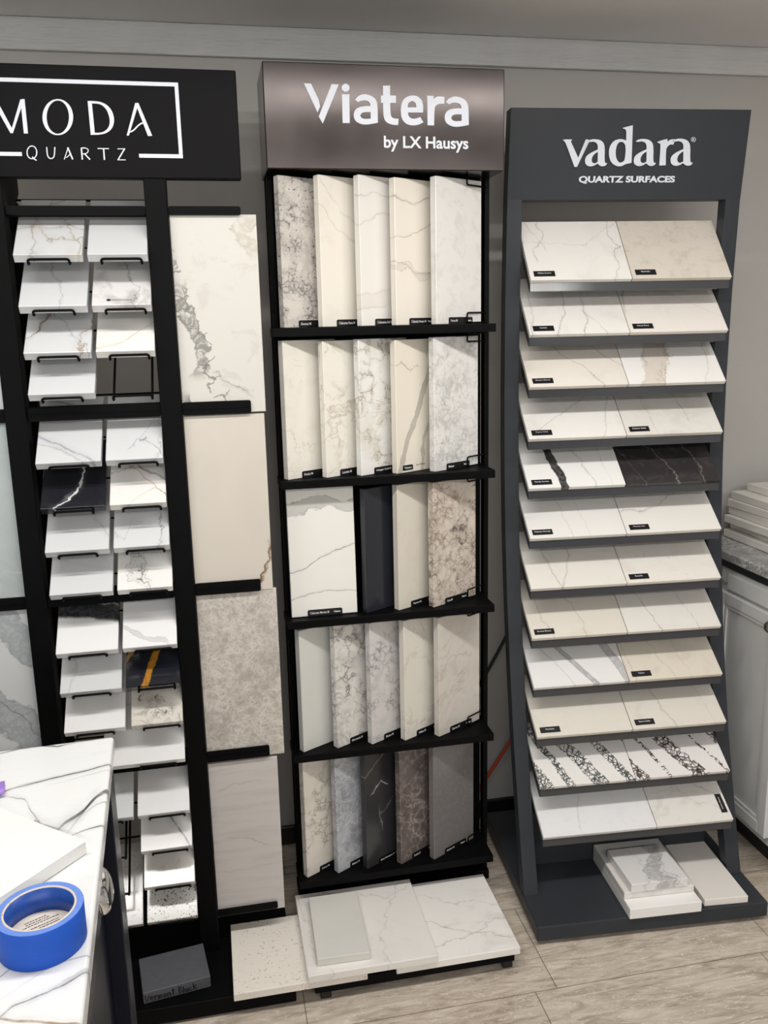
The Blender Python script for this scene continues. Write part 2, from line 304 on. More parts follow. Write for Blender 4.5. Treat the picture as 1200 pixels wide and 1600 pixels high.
G_MQ=[[(-0.3076,1.9524),(-0.3082,1.9495),(-0.3092,1.9467),(-0.3107,1.9442),(-0.3126,1.9421),(-0.3147,1.9405),(-0.317,1.9395),(-0.3194,1.9392),(-0.3217,1.9395),(-0.3238,1.9404),(-0.3256,1.9419),(-0.3271,1.944),(-0.3281,1.9465),(-0.3285,1.9492),(-0.3285,1.9521),(-0.3279,1.9551),(-0.3269,1.9578),(-0.3254,1.9603),(-0.3235,1.9624),(-0.3214,1.964),(-0.3191,1.965),(-0.3168,1.9654),(-0.3145,1.9651),(-0.3124,1.9641),(-0.3105,1.9626),(-0.3091,1.9606),(-0.3081,1.9581),(-0.3076,1.9554)],[(-0.3098,1.9524),(-0.3102,1.9499),(-0.3111,1.9475),(-0.3123,1.9453),(-0.3138,1.9435),(-0.3155,1.9422),(-0.3173,1.9413),(-0.3192,1.941),(-0.321,1.9413),(-0.3227,1.9421),(-0.3241,1.9434),(-0.3253,1.9452),(-0.326,1.9473),(-0.3264,1.9497),(-0.3264,1.9522),(-0.3259,1.9547),(-0.325,1.9571),(-0.3238,1.9592),(-0.3223,1.961),(-0.3206,1.9624),(-0.3188,1.9632),(-0.3169,1.9635),(-0.3151,1.9633),(-0.3135,1.9625),(-0.312,1.9612),(-0.3109,1.9594),(-0.3101,1.9573),(-0.3097,1.9549)],[(-0.3189,1.9434),(-0.3158,1.9387),(-0.311,1.9362),(-0.3098,1.9381),(-0.3143,1.9404),(-0.3171,1.9447)],[(-0.2898,1.9627),(-0.29,1.9489),(-0.2885,1.9429),(-0.2838,1.9395),(-0.2778,1.941),(-0.2741,1.9469),(-0.2719,1.963),(-0.2741,1.963),(-0.2762,1.9472),(-0.2791,1.9426),(-0.2832,1.9416),(-0.2866,1.9442),(-0.2878,1.9492),(-0.2877,1.9629)],[(-0.2562,1.9394),(-0.2466,1.9619),(-0.2481,1.9624),(-0.2576,1.9399)],[(-0.2493,1.9622),(-0.2417,1.9393),(-0.239,1.9404),(-0.2466,1.9633)],[(-0.2532,1.9424),(-0.2491,1.9444),(-0.2435,1.9501),(-0.2446,1.9511),(-0.25,1.9456),(-0.2538,1.9438)],[(-0.2229,1.9621),(-0.223,1.9397),(-0.2202,1.9399),(-0.2201,1.9624)],[(-0.2215,1.961),(-0.2136,1.9615),(-0.2094,1.9591),(-0.2095,1.9557),(-0.213,1.9522),(-0.221,1.9515),(-0.221,1.9497),(-0.2125,1.9505),(-0.2078,1.955),(-0.2077,1.9602),(-0.2131,1.9633),(-0.2214,1.9629)],[(-0.2169,1.9498),(-0.2075,1.9391),(-0.2055,1.9409),(-0.215,1.9515)],[(-0.19,1.9606),(-0.1676,1.9606),(-0.1674,1.9625),(-0.1898,1.9624)],[(-0.1793,1.9613),(-0.1796,1.9396),(-0.1767,1.9399),(-0.1765,1.9615)],[(-0.1504,1.9607),(-0.1352,1.9609),(-0.135,1.9625),(-0.1503,1.9622)],[(-0.1374,1.9623),(-0.1522,1.9407),(-0.1501,1.9395),(-0.1353,1.9611)],[(-0.1522,1.9393),(-0.1359,1.9395),(-0.1358,1.941),(-0.1521,1.9408)]]
G_VAD=[[(0.1314,0.1407),(0.1355,0.1419),(0.1557,0.142),(0.1551,0.1395),(0.1532,0.137),(0.1753,0.0991),(0.1919,0.1421),(0.1989,0.1422),(0.1738,0.0777),(0.1668,0.0777),(0.1403,0.1333),(0.1362,0.1376)],[(0.1951,0.1366),(0.2001,0.1406),(0.2121,0.1431),(0.228,0.1416),(0.2387,0.1352),(0.2432,0.1243),(0.2453,0.0929),(0.2475,0.0872),(0.2529,0.0866),(0.2498,0.0812),(0.2423,0.0787),(0.2332,0.0806),(0.2275,0.0856),(0.218,0.0802),(0.2069,0.0783),(0.1967,0.0828),(0.1932,0.0913),(0.1951,0.1016),(0.2044,0.1092),(0.2179,0.1155),(0.2254,0.1186),(0.2245,0.1289),(0.2198,0.1348),(0.2108,0.1372),(0.2022,0.1353)],[(0.2259,0.113),(0.2184,0.1092),(0.2123,0.1023),(0.2106,0.0935),(0.2139,0.0872),(0.2204,0.0856),(0.2275,0.0897)],[(0.2863,0.1691),(0.2938,0.1713),(0.3124,0.1755),(0.3176,0.0879),(0.3128,0.086),(0.3022,0.0847),(0.292,0.079),(0.2796,0.079),(0.265,0.0863),(0.257,0.0998),(0.2546,0.1149),(0.2573,0.1287),(0.2668,0.1399),(0.2806,0.1437),(0.2913,0.1425),(0.2983,0.1394),(0.2967,0.163),(0.2928,0.1664),(0.2871,0.1676)],[(0.2989,0.1257),(0.2935,0.1344),(0.2847,0.1375),(0.2769,0.1337),(0.273,0.1228),(0.2731,0.1062),(0.2782,0.0936),(0.2859,0.0872),(0.2939,0.0891),(0.2994,0.0945)],[(0.3236,0.1376),(0.3285,0.1417),(0.3407,0.1443),(0.3568,0.1428),(0.3679,0.1362),(0.3726,0.1253),(0.3753,0.0937),(0.3778,0.0879),(0.3832,0.0873),(0.3802,0.0819),(0.3726,0.0793),(0.3634,0.0812),(0.3575,0.0863),(0.348,0.0809),(0.3367,0.079),(0.3262,0.0835),(0.3225,0.092),(0.3243,0.1025),(0.3335,0.11),(0.3471,0.1164),(0.3547,0.1195),(0.3536,0.1299),(0.3487,0.1358),(0.3395,0.1383),(0.3308,0.1364)],[(0.3553,0.1139),(0.3478,0.1101),(0.3417,0.1031),(0.3402,0.0943),(0.3437,0.0879),(0.3503,0.0863),(0.3574,0.0905)],[(0.3817,0.1372),(0.3944,0.1413),(0.408,0.1442),(0.4082,0.137),(0.4157,0.1427),(0.4267,0.1436),(0.4254,0.1304),(0.4171,0.1314),(0.4094,0.126),(0.4068,0.1178),(0.4102,0.0816),(0.3929,0.0809),(0.3913,0.1278),(0.3893,0.1332),(0.383,0.1347)],[(0.4219,0.1386),(0.4268,0.1427),(0.4391,0.1453),(0.4555,0.1438),(0.4667,0.1372),(0.4717,0.1262),(0.4749,0.0944),(0.4775,0.0886),(0.483,0.088),(0.48,0.0826),(0.4724,0.08),(0.463,0.0819),(0.457,0.087),(0.4475,0.0816),(0.4361,0.0797),(0.4254,0.0841),(0.4215,0.0927),(0.4232,0.1032),(0.4324,0.1109),(0.4461,0.1172),(0.4536,0.1204),(0.4523,0.1308),(0.4473,0.1368),(0.438,0.1393),(0.4293,0.1374)],[(0.4543,0.1147),(0.4468,0.1109),(0.4408,0.1039),(0.4393,0.095),(0.443,0.0886),(0.4497,0.087),(0.4568,0.0912)],[(0.4844,0.1429),(0.4844,0.1414),(0.4839,0.1399),(0.483,0.1387),(0.4818,0.1377),(0.4803,0.1371),(0.4786,0.1369),(0.4769,0.1371),(0.4753,0.1377),(0.4738,0.1386),(0.4726,0.1399),(0.4718,0.1413),(0.4714,0.1429),(0.4714,0.1444),(0.4719,0.1459),(0.4728,0.1471),(0.474,0.1481),(0.4755,0.1487),(0.4771,0.1489),(0.4788,0.1487),(0.4805,0.1481),(0.4819,0.1471),(0.4831,0.1459),(0.484,0.1445)],[(0.4831,0.1429),(0.4831,0.1417),(0.4827,0.1405),(0.482,0.1395),(0.481,0.1387),(0.4798,0.1382),(0.4785,0.138),(0.4771,0.1382),(0.4758,0.1387),(0.4746,0.1394),(0.4737,0.1404),(0.473,0.1416),(0.4727,0.1429),(0.4727,0.1441),(0.4731,0.1453),(0.4738,0.1463),(0.4747,0.1471),(0.4759,0.1476),(0.4773,0.1478),(0.4786,0.1476),(0.48,0.1471),(0.4811,0.1464),(0.4821,0.1453),(0.4828,0.1442)],[(0.4751,0.146),(0.4758,0.1397),(0.4771,0.1397),(0.4763,0.146)],[(0.4758,0.1449),(0.4787,0.145),(0.4792,0.1435),(0.476,0.143),(0.4763,0.1421),(0.4801,0.1429),(0.4793,0.1458),(0.4757,0.1459)],[(0.4772,0.1423),(0.4801,0.1395),(0.4808,0.14),(0.478,0.1429)]]
# ------------------------------------------------------------------ common materials
BLACK = simple('black_powder_coat', rgb(9, 9, 10), 0.5, 0, 0.08, noise=(9, 0.15), bump=(900, 0.03))
BLACKP = simple('black_plastic', rgb(20, 20, 22), 0.38, 0, 0.45, noise=(30, 0.1))
GREYM = simple('charcoal_metal', rgb(53, 56, 61), 0.42, 0, 0.25, noise=(5, 0.07), bump=(700, 0.03))
GLOSSG = simple('glossy_charcoal_lip', rgb(62, 63, 66), 0.12, 0, 0.6, noise=(5, 0.05))
SIGNM = simple('satin_dark_sign', rgb(66, 61, 60), 0.2, 0.92, 0.4, noise=(6, 0.05))
MODAM = simple('matte_black_sign', rgb(16, 15, 18), 0.5, 0, 0.08, noise=(4, 0.06))
LETW = simple('white_vinyl', rgb(226, 230, 240), 0.5, noise=(20, 0.02))
TAGB = simple('black_tag', rgb(18, 18, 20), 0.35, noise=(60, 0.1))
INK = simple('tag_print', rgb(225, 225, 228), 0.5, noise=(60, 0.03))

# ------------------------------------------------------------------ the room
WALLM = simple('grey_wall_paint', rgb(182, 179, 175), 0.55, 0, 0.35, noise=(3, 0.03), bump=(160, 0.06))
CEILM = simple('ceiling_paint', rgb(236, 235, 234), 0.7, 0, 0.3, noise=(2.5, 0.05), bump=(40, 0.05))
TRIMM = simple('rough_painted_wood', rgb(206, 206, 206), 0.5, 0, 0.4, noise=(6, 0.05), bump=(34, 1.0, (0.16, 1, 1.8)))
BASEM = simple('black_baseboard', rgb(22, 21, 22), 0.35, noise=(8, 0.1))
OUTM = simple('pale_wall_paint', rgb(222, 219, 214), 0.7, noise=(2, 0.03))
WY = 2.5
def floor_mat():
    m, nt, b = new_mat('stone_look_vinyl'); N, L = nt.nodes.new, nt.links.new
    tc = N('ShaderNodeTexCoord')
    mp = N('ShaderNodeMapping'); mp.inputs['Rotation'].default_value = (0, 0, math.radians(24)); mp.inputs['Scale'].default_value = (1.0, 5.5, 1)
    L(tc.outputs['Object'], mp.inputs[0])
    n1 = N('ShaderNodeTexNoise'); n1.inputs['Scale'].default_value = 7.5; n1.inputs['Detail'].default_value = 9; n1.inputs['Roughness'].default_value = 0.62; n1.inputs['Distortion'].default_value = 1.2
    L(mp.outputs[0], n1.inputs['Vector'])
    cr = N('ShaderNodeValToRGB'); e = cr.color_ramp.elements
    e[0].position = 0.3; e[0].color = rgb(158, 145, 130); e[1].position = 0.72; e[1].color = rgb(224, 214, 201)
    x = cr.color_ramp.elements.new(0.5); x.color = rgb(198, 185, 169)
    L(n1.outputs['Fac'], cr.inputs[0])
    w = N('ShaderNodeTexNoise'); w.inputs['Scale'].default_value = 9; w.inputs['Detail'].default_value = 5; w.inputs['Distortion'].default_value = 2.0
    L(mp.outputs[0], w.inputs['Vector'])
    mr = N('ShaderNodeMapRange'); mr.interpolation_type = 'SMOOTHSTEP'; mr.inputs[1].default_value = 0.0; mr.inputs[2].default_value = 0.018; mr.inputs[3].default_value = 0.7; mr.inputs[4].default_value = 0
    ab = N('ShaderNodeMath'); ab.operation = 'ABSOLUTE'; sb = N('ShaderNodeMath'); sb.operation = 'SUBTRACT'; sb.inputs[1].default_value = 0.52
    L(w.outputs['Fac'], sb.inputs[0]); L(sb.outputs[0], ab.inputs[0]); L(ab.outputs[0], mr.inputs[0])
    mx = N('ShaderNodeMix'); mx.data_type = 'RGBA'; L(mr.outputs[0], mx.inputs[0]); L(cr.outputs[0], mx.inputs[6]); mx.inputs[7].default_value = rgb(240, 232, 222)
    br = N('ShaderNodeTexBrick'); br.inputs['Scale'].default_value = 1.0; br.inputs['Brick Width'].default_value = 0.61; br.inputs['Row Height'].default_value = 0.305
    br.inputs['Mortar Size'].default_value = 0.0016; br.offset = 0.908; br.inputs['Mortar Smooth'].default_value = 0.3
    br.inputs['Color1'].default_value = (1, 1, 1, 1); br.inputs['Color2'].default_value = (0.88, 0.87, 0.86, 1); br.inputs['Mortar'].default_value = (0.42, 0.4, 0.38, 1)
    mb = N('ShaderNodeMapping'); mb.inputs['Location'].default_value = (0.53, 0.10, 0); L(tc.outputs['Object'], mb.inputs[0]); L(mb.outputs[0], br.inputs['Vector'])
    mm = N('ShaderNodeMix'); mm.data_type = 'RGBA'; mm.blend_type = 'MULTIPLY'; mm.inputs[0].default_value = 1.0
    L(mx.outputs[2], mm.inputs[6]); L(br.outputs['Color'], mm.inputs[7]); L(mm.outputs[2], b.inputs['Base Color'])
    b.inputs['Roughness'].default_value = 0.33
    return m
structure(MB().box(-2.6, 2.12, -3, WY + 0.1, -0.06, 0).build('floor', floor_mat()))
structure(MB().box(-2.6, 2.12, -3, WY + 0.1, 2.357, 2.42).build('ceiling', CEILM))
structure(MB().box(-2.6, 2.12, WY, WY + 0.1, 0, 2.357).build('wall_back', WALLM))
structure(MB().box(2.12, 2.2, -3, WY + 0.1, 0, 2.357).build('wall_right', WALLM))
structure(MB().box(-2.68, -2.6, -3, WY + 0.1, 0, 2.357).build('wall_left', OUTM))
structure(MB().box(-2.68, 2.2, -3.08, -3, 0, 2.357).build('wall_front', OUTM))
FRAME = simple('added_window_frame', rgb(228, 228, 226), 0.4, noise=(10, 0.02))
wf = MB()  # invented window, out of view: bare frame set around the fill light
for a in ((-2.14, -2.08, 0.58, 2.12), (0.28, 0.34, 0.58, 2.12), (-0.92, -0.88, 0.64, 2.06)): wf.box(a[0], a[1], -2.9995, -2.95, a[2], a[3], 0.002)
for a in ((-2.08, 0.28, 0.58, 0.64), (-2.08, 0.28, 2.06, 2.12)): wf.box(a[0], a[1], -2.9995, -2.95, a[2], a[3], 0.002)
structure(wf.build('added_window_1', FRAME))
structure(MB().box(-2.6, 2.119, WY - 0.016, WY - 0.0005, 2.281, 2.3565, 0.003, 2).build('trim_1', TRIMM))
structure(MB().box(-2.6, 1.49, WY - 0.014, WY - 0.0005, 0.0, 0.062, 0.003).build('baseboard_back', BASEM))
LAMPB = simple('white_lamp_body', rgb(232, 232, 230), 0.4, noise=(10, 0.02))
# ceiling strip lamps (their light is set at the top of the script)
for i, (l, sx, sy, p, tilt) in enumerate(LAMPS):
    o = MB().box(l[0] - sx / 2 - 0.02, l[0] + sx / 2 + 0.02, l[1] - sy / 2 - 0.02, l[1] + sy / 2 + 0.02, 2.338, 2.3568).build('ceiling_lamp', LAMPB)
    tag(o, ('long white strip lamp on the ceiling just in front of the display racks', 'long white strip lamp on the ceiling at the far side of the showroom')[i], 'lamp', 'ceiling lamps')

# cord hanging down the wall between the tower and the grey rack
CORD = simple('orange_cord', rgb(196, 70, 38), 0.45, noise=(40, 0.06)); CORDB = simple('black_cable', rgb(18, 18, 19), 0.4, noise=(40, 0.1))
tag(MB().tube(rounded([(0.76, 2.488, 0.05), (0.79, 2.482, 0.12), (0.84, 2.476, 0.20), (0.882, 2.472, 0.265), (0.95, 2.480, 0.38), (0.99, 2.49, 0.5)], 0.05), 0.0055).build('orange_cord', CORD, smooth=True),
    'orange cord slung low across the wall behind the grey rack', 'cord')
tag(MB().tube(rounded([(0.74, 2.486, 0.40), (0.797, 2.480, 0.495), (0.845, 2.478, 0.58), (0.91, 2.484, 0.70), (0.95, 2.49, 0.80)], 0.05), 0.0055).build('black_cable', CORDB, smooth=True),
    'black cable running up the wall behind the tower', 'cable')

# ------------------------------------------------------------------ grey rack with tilted shelves
VO = Vector((0.759, 1.879, 0)); VA = math.radians(-3.8447)
VM = Matrix.Translation(VO) @ Matrix.Rotation(VA, 4, 'Z')
rack = empty('tilted_shelf_rack', VM, 'charcoal grey display rack holding twelve tilted rows of stone samples', 'display rack')
MB().box(-0.006, 0.634, 0, 0.556, 0.0125, 0.055, 0.003, 2).build('base', GREYM, rack)
for x in (0.025, 0.60):
    for y in (0.03, 0.52):
        MB().lathe([(0, 0), (0.014, 0), (0.014, 0.0125), (0, 0.0125)], 20).build('foot', BLACKP, rack, M=T(x, y, 0))
PROF = [(0.128, 0.055), (0.165, 0.17), (0.203, 0.30), (0.243, 0.44), (0.277, 0.59), (0.305, 0.72), (0.331, 0.87), (0.352, 1.03), (0.366, 1.22), (0.372, 1.42), (0.370, 1.66), (0.358, 1.90), (0.330, 2.112)]
for x in (-0.004, 0.588):
    back = [(y + 0.041, z) for y, z in PROF]; back[-1] = (PROF[-1][0] + 0.041, PROF[-1][1])
    MB().prism(PROF + back[::-1], 'x', x, x + 0.040, 0.0015).build('post', GREYM, rack)
hd = [(0.3585, 1.898), (0.3298, 2.1123), (0.3698, 2.1123), (0.398, 1.898)]
head = MB().prism(hd, 'x', -0.0045, 0.6285, 0.0015).build('header_panel', GREYM, rack)
kk = 0.03 / 0.21; nn = Vector((0, -1, -kk)).normalized(); ss = Vector((0, -kk, 1)).normalized()
HM = frame((0, 0.358, 1.90), (1, 0, 0), ss, nn) @ T(0, 0, 0.0022)
outline('logo_lettering', G_VAD, LETW, head, HM, [range(10), (10, 11), (12,), (13,), (14,)])
lettering('tagline_lettering', 'QUARTZ SURFACES', 0.1808, 0.0373, 0.2586, 0.0189, LETW, head, HM, bold=0.04, depth=0.0006)
MB().box(0.04, 0.585, 0.262, 0.275, 0.055, 0.30, 0.001).build('back_panel', GREYM, rack)

VY = [0.300, 0.302, 0.298, 0.298, 0.292, 0.274, 0.260, 0.243, 0.220, 0.184, 0.149, 0.115]
VZ = [1.698, 1.562, 1.428, 1.292, 1.160, 1.027, 0.891, 0.756, 0.623, 0.496, 0.366, 0.237]
VANG = [math.radians(a) for a in (51, 47, 45, 43, 41, 39, 37.5, 36.5, 35.5, 34, 32.5, 31)]
SLS = [Vector((0, math.cos(a), math.sin(a))) for a in VANG]; NLS = [Vector((0, -math.sin(a), math.cos(a))) for a in VANG]
VT = 0.0125; VH = 0.200
for y, z, SL, NL in zip(VY, VZ, SLS, NLS):
    F = Vector((0, y, z)) - NL * (VT + 0.0006); B = F + SL * 0.185
    F = F + SL * 0.002
    prof = [(F.y, F.z), (F.y - 0.0015, F.z - 0.022), (F.y + 0.004, F.z - 0.0235), (B.y + 0.016, B.z - 0.020), (B.y, B.z)]
    MB().prism(prof, 'x', 0.0445, 0.5855, 0.0008).build('shelf_tray', GLOSSG, rack)

WHT = rgb(233, 230, 225); CRM = rgb(227, 221, 210); BGE = rgb(215, 207, 196); GRY = rgb(224, 221, 216)
VG = rgb(150, 138, 130); VGR = rgb(150, 148, 148); TAUP = rgb(168, 156, 146); DK = rgb(52, 50, 50)
FAINT = ('c', 9, 0.5, 0.75, rgb(205, 200, 193), 0.35)
def V(ax, pts, hw=0.0012, c=VG, st=0.55, amp=0.02, *lim): return ('v', ax, pts, hw, c, st, amp) + lim
NB_L = [('y', [(1, 0.0), (0.0, 0.33)], 0.012), ('y', [(1, 0.2), (0, 0.64)], 0.024), ('y', [(1, 0.52), (0, 0.95)], 0.015), ('y', [(0.5, -0.1), (0, 0.08)], 0.02), ('y', [(1, 0.82), (0.7, 1.0), (0, 1.4)], 0.022)]
NB_R = [('y', [(1, -0.02), (0.5, 0.18), (0, 0.37)], 0.006), ('y', [(1, 0.25), (0.5, 0.44), (0, 0.68)], 0.026), ('y', [(1, 0.58), (0.5, 0.76), (0, 0.98)], 0.004), ('y', [(1, 0.85), (0.5, 1.0), (0, 1.2)], 0.017), ('y', [(0.4, -0.1), (0, 0.1)], 0.018)]
VAD = [  # (look, base colour, layers, tag text) for the two samples of every row
 (('white sample with brown hairline veins at both ends', WHT, [FAINT, V('y', [(1, .19), (.8, .22), (.62, .17), (.5, .1), (.35, .11)], .0014, VG, .7, .03, (.3, 1)), V('y', [(1, .08), (.8, .12), (.6, .19)], .001, VG, .5, .02, (.5, 1)), V('y', [(1, .9), (.75, .88), (.55, .96), (.3, .9), (.05, .86)], .0013, VG, .65, .03), V('x', [(.3, .6), (.45, .58), (.6, .6), (.8, .78), (.95, .95)], .001, VG, .35, .03)], 'White Aurora'),
  ('beige sample with cloudy brown mottling', BGE, [('c', 16, .5, .7, rgb(188, 176, 160), .6), ('n', 40, .05, rgb(196, 184, 170), .5, .5, .7, .6), ('c', 60, .55, .7, rgb(190, 178, 164), .35)], 'Marbella')),
 (('white sample with three upright grey veins', WHT, [FAINT, V('y', [(.8, .12), (.4, .07), (0, .04)], .0013, VGR, .6), V('y', [(.9, .42), (.35, .39), (0, .29)], .0015, VG, .65), V('y', [(.9, .6), (.3, .63), (0, .53)], .002, VGR, .6), V('y', [(.4, .62), (.2, .69), (0, .76)], .0011, VGR, .5, .02, (0, .4))], 'Lumena'),
  ('pale sample with a small brown fleck by its edge', rgb(232, 226, 219), [FAINT, V('y', [(.75, .05), (.4, .01)], .002, VG, .6, .02, (.35, .8)), V('x', [(.85, .35), (1, .2)], .0012, VG, .4), V('y', [(1, .25), (.6, .3)], .0012, VG, .45, .02, (.6, 1))], 'Astrea Dune')),
 (('cream sample crossed by two slanting brown veins', rgb(230, 224, 214), [FAINT, V('y', [(.9, .28), (.55, .40), (.35, .58), (0, .76)], .0014, VG, .75), V('y', [(1, .5), (.75, .7), (.5, .85), (.35, .98)], .0017, VG, .7)], 'Empira Flores'),
  ('bright white sample with a broad beige patch', rgb(236, 234, 230), [('b', 'y', [(1, .42), (.6, .38), (0, .27)], .036, rgb(213, 202, 190), .85, .03, .15), ('n', 60, .06, rgb(176, 160, 146), .5, None, None, .7, [('y', [(1, .46), (.5, .5), (0, .3)], .016)]), V('y', [(.85, .93), (.4, .9), (0, .8)], .0014, rgb(190, 175, 162), .6)], None)),
 (('white sample with one long diagonal hairline', WHT, [FAINT, V('x', [(.12, .15), (.4, .42), (.62, .66), (.8, .85)], .0012, VG, .6, .02, (.1, .8)), V('y', [(.8, .96), (.4, .87), (0, .76)], .0013, VG, .5)], 'Cygnus Wind'),
  ('pale grey clouded sample with a short upright vein', rgb(224, 221, 214), [('c', 14, .45, .7, rgb(202, 198, 190), .5), V('y', [(.85, .6), (.5, .64), (.25, .67)], .0016, VGR, .6, .02, (.2, 1)), V('y', [(.8, .25), (.3, .3)], .001, VGR, .35)], 'Calisto Bella')),
 (('white sample with a bold black brush stripe', rgb(236, 235, 232), [('b', 'y', [(1, .24), (.75, .28), (.5, .31), (.25, .345), (0, .37)], .0125, rgb(30, 29, 30), .97, .014, .08), V('y', [(1, .5), (.7, .54), (.4, .63), (0, .68)], .0016, VG, .6), V('y', [(.8, .8), (.2, .84)], .001, VG, .35)], 'Nordic Sunset'),
  ('near-black sample with thin white veins', rgb(52, 49, 50), [('c', 30, .5, .7, rgb(72, 68, 68), .6), V('y', [(.9, .2), (.6, .38), (.35, .47), (0, .58)], .0008, rgb(170, 164, 160), .6, .03), V('y', [(.8, .77), (.4, .8), (0, .88)], .0009, rgb(160, 154, 150), .6, .04), V('y', [(.8, -.05), (.3, .1), (0, .2)], .0008, rgb(150, 144, 140), .45, .04)], None)),
 (('plain white sample with two very faint upright veins', rgb(231, 229, 225), [V('y', [(.9, .34), (.5, .39), (.3, .42)], .001, VG, .35), V('y', [(.8, .55), (.3, .6)], .001, VG, .25)], 'Calacata Dorada'),
  ('white sample with a wavy grey vein across it', rgb(231, 228, 222), [V('x', [(0, .4), (.2, .38), (.4, .5), (.6, .62), (.8, .85), (1, .7)], .0016, VGR, .65, .03), V('x', [(0, .66), (.2, .82), (.45, .85)], .0013, VGR, .5, .03, (0, .5))], 'Phoenix Sky')),
 (('pale sample with two brown veins drawing together', rgb(230, 226, 218), [('c', 14, .5, .75, rgb(214, 208, 198), .4), V('y', [(.85, .2), (.5, .24), (.3, .28), (0, .33)], .0012, VG, .6), V('y', [(.9, .52), (.5, .49), (.25, .42), (0, .34)], .0014, VG, .65)], None),
  ('plain off-white sample with barely any marking', rgb(231, 227, 219), [('c', 12, .5, .75, rgb(212, 205, 195), .45), ('c', 60, .58, .68, rgb(196, 188, 178), .3)], 'Rosalia')),
 (('cream sample with two parallel upright hairlines', rgb(224, 218, 207), [('c', 10, .5, .75, rgb(210, 202, 190), .4), V('y', [(.9, .1), (.4, .16), (.2, .19)], .0012, VG, .5), V('y', [(.95, .4), (.5, .5), (.2, .56), (0, .56)], .0013, VG, .55)], 'Serena Bianca'),
  ('off-white sample with a crooked vein at one end', rgb(228, 224, 217), [('c', 10, .5, .75, rgb(212, 206, 197), .35), V('y', [(.9, .12), (.5, .22), (.3, .27), (.05, .36)], .0014, VG, .6, .03), V('y', [(.9, .58), (.5, .66), (.2, .72)], .0012, VG, .5, .03)], None)),
 (('white sample with two broad grey bands', rgb(232, 231, 229), [('b', 'y', [(1, .22), (.7, .32), (.4, .46), (0, .66)], .0095, rgb(150, 149, 151), .75, .006, .35), ('b', 'y', [(1, .8), (.6, .86), (.3, .94), (0, 1.0)], .0135, rgb(158, 157, 160), .7, .006, .3), V('y', [(.9, .1), (.6, .2), (.3, .31), (0, .43)], .0012, VG, .6)], None),
  ('yellowish cream sample with scattered hairlines', rgb(222, 214, 199), [('c', 14, .5, .72, rgb(204, 194, 178), .5), V('y', [(1, .33), (.6, .32), (.3, .4), (0, .5)], .0011, VG, .5), V('y', [(.6, .03), (0, .08)], .001, VG, .5), V('y', [(.8, .55), (.3, .62)], .001, VG, .35)], 'Taluca')),
 (('plain cream sample with no clear veins', rgb(223, 218, 208), [('c', 12, .52, .75, rgb(206, 200, 190), .4)], 'Fantasia'),
  ('cream sample with a soft grey upright vein', rgb(223, 218, 208), [('c', 14, .5, .75, rgb(204, 197, 187), .45), V('y', [(1, .3), (.6, .32), (.3, .37), (0, .45)], .0018, VG, .55, .03), V('y', [(.7, .8), (.3, .84)], .001, VG, .3)], 'Siena Calda')),
 (('white sample with dark green webbed bands', rgb(232, 230, 226), [('n', 95, .13, rgb(52, 60, 60), .9, None, None, .8, NB_L), ('n', 42, .07, rgb(48, 56, 56), .9, None, None, .8, NB_L)], None),
  ('white sample with maroon-brown webbed bands', rgb(232, 229, 226), [('n', 80, .14, rgb(70, 50, 50), .9, None, None, .8, NB_R), ('n', 38, .08, rgb(62, 44, 44), .92, None, None, .8, NB_R)], None)),
 (('wide plain bluish-white sample', rgb(231, 231, 232), [('c', 40, .5, .7, rgb(222, 222, 224), .5), V('y', [(.7, .42), (.4, .37), (.05, .33)], .001, VG, .4, .02, (.05, .7))], None),
  ('narrow sample with grey swirls and a black tag turned sideways', rgb(230, 227, 221), [V('x', [(0, .75), (.3, .8), (.5, .6), (.75, .55), (1, .3)], .0016, VGR, .5, .05), V('x', [(.1, .45), (.4, .5), (.6, .3), (.9, .2)], .0014, VGR, .4, .05), ('c', 20, .55, .7, rgb(198, 194, 186), .4)], 'Umbra Bianca')),
]
ORD = ['top', 'second', 'third', 'fourth', 'fifth', 'sixth', 'seventh', 'eighth', 'ninth', 'tenth', 'eleventh', 'bottom']
for i, (y, z) in enumerate(zip(VY, VZ)):
    sp = 0.365 if i == 11 else 0.3145
    SL, NL = SLS[i], NLS[i]
    for j, (look, base, layers, txt) in enumerate(VAD[i]):
        x0, x1 = ((0.0435, sp - 0.0009), (sp + 0.0009, 0.5868))[j]
        w = x1 - x0
        m = stone('quartz_' + str(i) + 'ab'[j], base, w, VH, layers, 0.2, seed=i * 2 + j + 1)
        side = ('tower end', 'cabinet end')[j]
        o = slab('stone_sample', w, VH, VT, m, VM @ frame((x0, y, z), (1, 0, 0), SL, NL),
                 '%s, %s grey-rack row, %s' % (look, ORD[i], side), 'tilted samples on the grey rack')
        if txt:
            TM = T(0.010 + 0.003 * random.random(), 0.011, 0.0004)
            if i == 11: TM = T(w - 0.008, 0.022, 0.0004) @ Matrix.Rotation(math.pi / 2, 4, 'Z')
            tg = MB().box(0, 0.056, 0, 0.0175, 0, 0.0006).build('name_tag', TAGB, o, M=TM)
            n = len(txt); ww = min(0.046, n * 0.0030)
            lettering('tag_lettering', txt, 0.028 - ww / 2, 0.0085, ww, 0.0042, INK, tg, T(0, 0, 0.0008), bold=0.01, depth=0.0001)

